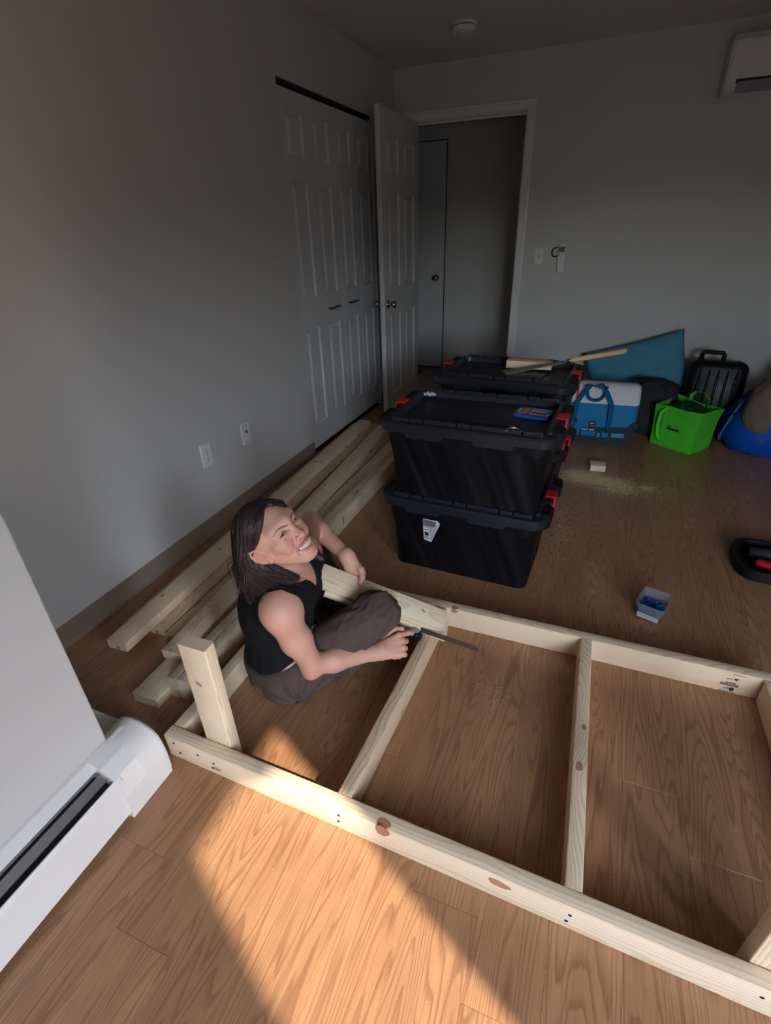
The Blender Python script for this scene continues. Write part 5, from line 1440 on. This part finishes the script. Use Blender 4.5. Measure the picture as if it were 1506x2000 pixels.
def build_person():
    root = thing('person', 'smiling woman in black sleeveless top and brown trousers sitting cross-legged inside the bed frame', 'person', tuple(BASE))
    body = body_sdf()
    fine = [(tuple(HM((0, 0.03, -0.01))), 0.125), (tuple(WRR+HXR*0.065), 0.095), (tuple(BP(-0.12, 0.06, 0)), 0.085)]
    skin = sdf_object('body', body, (0.60, 0.72, 0.0), (1.40, 1.62, 0.80), 0.0042, skin_material(), root, BASE, fine, 3, skin_color)
    # eyes and teeth
    et = NT('eye'); v = et.obj(); d = et.n('ShaderNodeVectorMath', operation='NORMALIZE', i_0=v)
    sp = et.n('ShaderNodeSeparateXYZ', i_0=d.outputs[0]); z = sp.outputs[2]
    c = et.mix(et.smooth(z, 0.868, 0.880), S(214, 204, 200), S(60, 34, 22)); c = et.mix(et.smooth(z, 0.968, 0.972), c, S(6, 5, 5))
    et.set(Base_Color=c, Roughness=0.08); et.b.inputs['Specular IOR Level'].default_value = 0.35
    for q in (-1, 1):
        bm = bmesh.new(); bmesh.ops.create_uvsphere(bm, u_segments=28, v_segments=18, radius=0.0118)
        o = obj('eye', bm, et.m, root, tuple(HM((q*0.031, 0.0700, 0.0045))-BASE), smooth=True)
        look = Vector(np.array([-0.34 if q > 0 else -0.40, 0.92, 0.0]) @ HR)
        o.rotation_mode = 'QUATERNION'; o.rotation_quaternion = look.to_track_quat('Z', 'Y')
    bm = bmesh.new()
    def tooth(x, w, z0, z1):
        y = 0.0885-12.5*x*x
        vs_ = bx(bm, (0, 0, 0), (w, 0.004, z1-z0), 0.0011)
        ang = -math.atan(25*x)
        bmesh.ops.rotate(bm, cent=(0, 0, 0), matrix=Matrix.Rotation(ang, 3, 'Z'), verts=vs_)
        for v_ in vs_: v_.co += Vector((x, y, (z0+z1)/2+5*x*x))
    for x, w in ((0.0038, 0.0078), (0.0107, 0.0067), (0.0168, 0.0063), (0.0224, 0.0054)):
        for q in (-1, 1): tooth(q*x, w, -0.0640, -0.0545)
    for x, w in ((0.0026, 0.0055), (0.0079, 0.0055), (0.0132, 0.0057), (0.0184, 0.0053)):
        for q in (-1, 1): tooth(q*x, w, -0.0690, -0.0644)
    M4 = Matrix([list(HR[:, i])+[float((HC-BASE)[i])] for i in range(3)]+[[0, 0, 0, 1]])
    bmesh.ops.transform(bm, matrix=M4, verts=bm.verts[:])
    tag(obj('teeth', bm, plain('tooth', S(226, 214, 198), 0.25, var=0.02), root, smooth=False, angle=50), kind='stuff')
    bm = bmesh.new(); bmesh.ops.create_uvsphere(bm, u_segments=10, v_segments=8, radius=0.0022)
    obj('earring', bm, CHROME, root, tuple(HM(EARLOBE)-BASE), smooth=True)
    # sleeveless black top
    s = SDF(); torso_ops(s, 0.007, hips=False); s.ell(PEL, (0.171, 0.141, 0.121), 0.05, 'u', np.stack([V3(0.60, -0.80, 0), nrm((0.80, 0.60, 0)), V3(0, 0, 1)]))
    s.offset(lambda P: 0.0022*wob(P, 60, 3))
    ntip = NECK+V3(0.075, 0.030, -0.060)
    s.cone(NECK+V3(0, 0, -0.005), HM((0, 0, -0.06)), 0.060, 0.075, 0.006, 's')
    s.cone(NECK+V3(0.055, 0.015, 0.0), ntip, 0.034, 0.006, 0.004, 's')
    s.ell(SHR+V3(0.016, -0.020, 0.0), (0.060, 0.056, 0.066), 0.006, 's'); s.cone(SHR, ELR, 0.054, 0.050, 0.006, 's')
    s.ell(SHL+V3(-0.004, 0.022, 0.0), (0.056, 0.054, 0.062), 0.006, 's'); s.cone(SHL, ELL, 0.052, 0.048, 0.006, 's')
    hemn = nrm((0.22, 0.10, -1)); s.half(V3(0.86, 1.02, 0.160), hemn)
    top = fabric_mat('black_jersey', S(20, 19, 21), S(28, 27, 30), 1400, 0.85, 0.25, 0.5)
    sdf_object('sleeveless_top', s, (0.66, 0.76, 0.08), (1.12, 1.30, 0.60), 0.004, top, root, BASE)
    # trousers
    s = SDF(); A1 = np.stack([V3(0.60, -0.80, 0), nrm((0.80, 0.60, 0)), V3(0, 0, 1)])
    s.ell(PEL+V3(0, 0, -0.004), (0.177, 0.147, 0.116), 0.05, 'u', A1)
    s.half(V3(0.86, 1.02, 0.156), nrm((-0.22, -0.10, 1)), 0.004)
    for h, k_, a in ((HIR, KNR, ANR), (HIL, KNL, ANL)):
        s.cone(h, k_, 0.094, 0.070, 0.03); s.cone(k_, a, 0.066, 0.058, 0.02)
    s.cone(PEL+V3(0.05, -0.02, -0.03), HIR*0.4+KNR*0.6+V3(0.01, -0.02, -0.06), 0.072, 0.060, 0.04)   # loose cloth under the thigh
    def folds(P):
        d = P-(HIR+V3(0.03, -0.03, 0.0)); r = np.linalg.norm(d, axis=1)
        a = np.arctan2(d@V3(0.3, -0.5, 0.8), d@nrm((0.8, 0.6, 0.1)))
        rad = np.sin(a*9+7*np.sin(r*22))*np.exp(-((r-0.10)/0.07)**2)
        d2 = np.linalg.norm(P-KNR, axis=1); kn = np.sin(P@V3(60, -30, 75)+2*wob(P, 20, 5))*np.exp(-(d2/0.09)**2)
        rid = lambda f_, sd_: 0.5-np.abs(wob(P, f_, sd_))*1.4
        mask = np.clip((0.150-(P[:, 2]-0.22*(P[:, 0]-0.86)-0.10*(P[:, 1]-1.02)))/0.05, 0, 1)
        mask = np.maximum(mask, np.clip((np.linalg.norm(P-PEL, axis=1)-0.20)/0.05, 0, 1))
        return mask*(0.0060*rad+0.0050*kn-0.0085*rid(34, 1)-0.0034*rid(80, 2)+0.002)
    s.offset(folds)
    s.half(V3(0, 0, 0.002), (0, 0, -1), 0.01)
    clear_frame(s)
    pm = fabric_mat('brown_cotton', S(74, 60, 56), S(92, 77, 71), 1100, 0.9, 0.4, 0.7)
    sdf_object('trousers', s, (0.58, 0.74, -0.01), (1.30, 1.60, 0.36), 0.005, pm, root, BASE)
    # trainers
    sole = plain('black_sole', S(24, 24, 26), 0.7); blue = fabric_mat('blue_trainer_mesh', S(30, 66, 116), S(48, 92, 148), 600, 0.7, 0.3)
    for an, d in ((ANL, nrm((0.92, -0.36, 0))), (ANR, nrm((-1.0, 0.05, 0)))):
        s = SDF(); q = V3(an[0], an[1], 0.045)
        s.cone(q-d*0.03, q+d*0.10, 0.036, 0.034, 0.03); s.cone(q+d*0.10, q+d*0.16, 0.036, 0.026, 0.03); s.cone(q-d*0.02, an+V3(0, 0, 0.03), 0.036, 0.040, 0.02)
        s.half(V3(0, 0, 0.012), (0, 0, -1), 0.004)
        sh = sdf_object('trainer', s, q-0.22, q+0.22, 0.006, blue, root, BASE)
        s = SDF(); s.cone(q-d*0.03, q+d*0.10, 0.040, 0.038, 0.03); s.cone(q+d*0.10, q+d*0.16, 0.040, 0.030, 0.03)
        s.half(V3(0, 0, 0.026), (0, 0, 1), 0.004); s.half(V3(0, 0, 0.004), (0, 0, -1), 0.004)
        sdf_object('sole', s, q-0.22, q+0.22, 0.006, sole, sh, BASE)
    # hair: a solid mass plus strands over it
    s = SDF(); hair_ops(s); s.offset(lambda P: 0.0018*wob(P, 160, 6)+0.002*wob(P, 70, 8))
    hm = NT('dark_brown_hair'); v = hm.obj(); n1 = hm.noise(v, 40.0, 3.0)
    hm.set(Base_Color=hm.mix(n1, S(30, 20, 19), S(58, 38, 34)), Roughness=0.42); hm.b.inputs['Specular IOR Level'].default_value = 0.5
    hsp = hm.n('ShaderNodeSeparateXYZ', i_0=v)
    hm.bump(hm.noise(hm.comb(hm.math('MULTIPLY', hsp.outputs[0], 300.0), hm.math('MULTIPLY', hsp.outputs[1], 300.0), hm.math('MULTIPLY', hsp.outputs[2], 30.0)), 1.0, 3.0), 0.5, 0.002)
    sdf_object('hair', s, (0.74, 0.78, 0.40), (1.15, 1.20, 0.82), 0.0042, hm.m, root, BASE)
    build_strands(root, hm.m)
    return root

def build_strands(root, mat):
    rr = np.random.RandomState(4); bm = bmesh.new()
    hull = SDF(); hair_ops(hull)
    EC = V3(0, -0.008, 0.029); ER = V3(0.0765, 0.0900, 0.0780)
    AP, AR, AU = [], [], []
    def out(q, pad):
        d = (q-EC)/ER; L = np.linalg.norm(d)
        return EC+(q-EC)/L*(1+pad) if L < 1+pad else q
    def lerp3(a, b, c, u):
        return (a*(1-u*2)+b*u*2) if u < 0.5 else (b*(2-2*u)+c*(2*u-1))
    def strand(q, u):
        """q side (-1 her right), u 0 front .. 1 back along the part"""
        g = lambda a, b, c: lerp3(V3(*a), V3(*b), V3(*c), u)*V3(q*-1, 1, 1)
        wv = rr.normal(0, 0.0025, 3)
        p0 = g((-0.002, 0.074, 0.088), (-0.002, 0.0, 0.108), (-0.002, -0.070, 0.090))
        p1 = g((-0.044, 0.064, 0.070), (-0.048, -0.012, 0.092), (-0.040, -0.078, 0.066))
        p2 = g((-0.069, 0.042, 0.040), (-0.077, -0.030, 0.045), (-0.058, -0.086, 0.030))
        p3 = g((-0.078, -0.030, -0.002), (-0.076, -0.055, -0.010), (-0.040, -0.092, -0.020))
        pts = [out(p0, 0.0), out(p1, 0.015), out(p2, 0.015), out(p3, 0.02)]
        W = [HM(x+wv*(i > 0)) for i, x in enumerate(pts)]
        if q < 0:
            T0 = lerp3(V3(0.972, 0.905, 0.545), V3(0.922, 0.876, 0.525), V3(0.845, 0.925, 0.525), u); T1 = lerp3(V3(1.040, 0.950, 0.507), V3(0.935, 0.872, 0.468), V3(0.850, 0.915, 0.445), u)
        else:
            T0 = lerp3(V3(0.975, 1.085, 0.540), V3(0.925, 1.080, 0.530), V3(0.860, 0.985, 0.525), u); T1 = lerp3(V3(1.040, 1.095, 0.488), V3(0.930, 1.090, 0.475), V3(0.850, 0.985, 0.450), u)
        T0 = T0+rr.normal(0, 0.009, 3); T1 = T1+rr.normal(0, 0.010, 3)
        W += [W[-1]*0.5+T0*0.5+V3(0, 0, 0.006), T0, T1]
        P = []; n = 26
        Wp = [2*W[0]-W[1]]+W+[2*W[-1]-W[-2]]
        for i in range(n):
            t = i/(n-1)*(len(W)-1); k = min(int(t), len(W)-2); t -= k; a, b, c, d = Wp[k:k+4]
            P.append(0.5*((2*b)+(-a+c)*t+(2*a-5*b+4*c-d)*t*t+(-a+3*b-3*c+d)*t**3))
        r0 = 0.0011+0.0011*rr.rand()
        rs = [r0*min(1, 0.35+3*(i/n))*(1 if i < n*0.72 else max(0.08, 1-(i-n*0.72)/(n*0.28))) for i in range(n)]
        AP.append(P); AR.append(rs); AU.append(0.034 if (u < 0.35 and q < 0) else 0.012)
    for q, N in ((-1, 560), (1, 200)):
        for i in range(N): strand(q, rr.rand())
    Q = np.array(AP); sh = Q.shape; Q = Q.reshape(-1, 3); lift = np.repeat(rr.uniform(0.0002, 0.0030, sh[0]), sh[1])
    for _ in range(5):
        d = hull.at(Q); g, _s = hull.grad(Q); mv = (d < lift)
        mv &= d > -0.06
        Q[mv] += ((lift-d)[:, None]*g)[mv]*0.9
    d = hull.at(Q).reshape(sh[:2]); keep = (d[:, :int(sh[1]*0.72)].max(1) < np.array(AU))
    Q = Q.reshape(sh)[keep]; AR = [a_ for a_, k_ in zip(AR, keep) if k_]
    for i in range(2): Q[:, 1:-1] = 0.25*Q[:, :-2]+0.5*Q[:, 1:-1]+0.25*Q[:, 2:]
    for P, rs in zip(Q, AR): tube(bm, [tuple(p-BASE) for p in P], rs, 4)
    tag(obj('hair_strands', bm, mat, root, smooth=True), kind='stuff')

# ------------------------------------------------------------------ the boards and clamp she holds
def build_held():
    m = Matrix(BM.tolist()); C = Vector(BC)
    def hb(off, L, label, mat, w=0.089):
        o = obj('short_board', board_mesh(L, w, 0.018, 0.0015), mat)
        o.rotation_mode = 'QUATERNION'; o.rotation_quaternion = m.to_quaternion(); o.location = C+m @ Vector(off)
        for p in o.data.polygons: p.use_smooth = True
        o.data.set_sharp_from_angle(angle=math.radians(50))
        return tag(o, label, 'board', 'short boards across her lap')
    a = hb((0, 0, -0.009), 0.476, 'upper short pale board across the woman\'s lap, her left hand on its edge', PINE3)
    hb((0.028, -0.012, -0.0275), 0.462, 'short pale board directly under the upper one across the woman\'s lap', PINE3)
    knot(a, (0.150, 0.010, 0.009), 0.008, 0.004, 'z', rot=-0.1)
    # steel bar with a grey-blue clamp head
    p0, p1 = Vector((1.186, 1.284, 0.120)), Vector((1.489, 1.251, 0.120))
    ax = (p1-p0).normalized(); up = Vector((0.25, -0.62, 0.74)); sd = up.cross(ax).normalized(); up = ax.cross(sd)
    mm = Matrix((ax, sd, up)).transposed()
    t = thing('bar_clamp', 'flat steel bar with grey-blue and black clamp head gripped in her right hand', 'clamp', tuple(p0))
    t.rotation_euler = mm.to_euler()
    L = (p1-p0).length
    bm = bmesh.new(); prism(bm, [(-0.01, -0.008), (L+0.004, -0.008), (L-0.010, 0.008), (-0.01, 0.008)], -0.0012, 0.0012, 'z')
    obj('bar', bm, plain('dull_steel_bar', S(150, 132, 120), 0.3, 0.9, var=0.05), t)
    hx = 0.076
    bm = bmesh.new(); prism(bm, [(hx-0.030, -0.016), (hx-0.018, -0.004), (hx+0.012, 0.000), (hx+0.022, -0.008), (hx+0.020, -0.016), (hx-0.020, -0.030), (hx-0.032, -0.026)], 0.004, 0.026, 'z')
    bmesh.ops.bevel(bm, geom=bm.edges[:], offset=0.003, segments=2, affect='EDGES')
    obj('jaw_cover', bm, plain('grey_blue_plastic', S(122, 134, 144), 0.4), t)
    bm = bmesh.new(); bx(bm, (hx+0.008, -0.024, 0.010), (0.046, 0.028, 0.026), 0.006)
    obj('jaw_body', bm, BLACKP, t)
    bm = bmesh.new(); lathe(bm, [(0.005, 0), (0.005, 0.002), (0.002, 0.003)], 14, Matrix.Translation((hx+0.002, -0.028, 0.0225))); bx(bm, (hx+0.018, -0.026, 0.0235), (0.010, 0.003, 0.002), 0.0006, mi=0)
    tag(obj('steel_screw', bm, CHROME, t), kind='stuff')

build_person(); build_held()
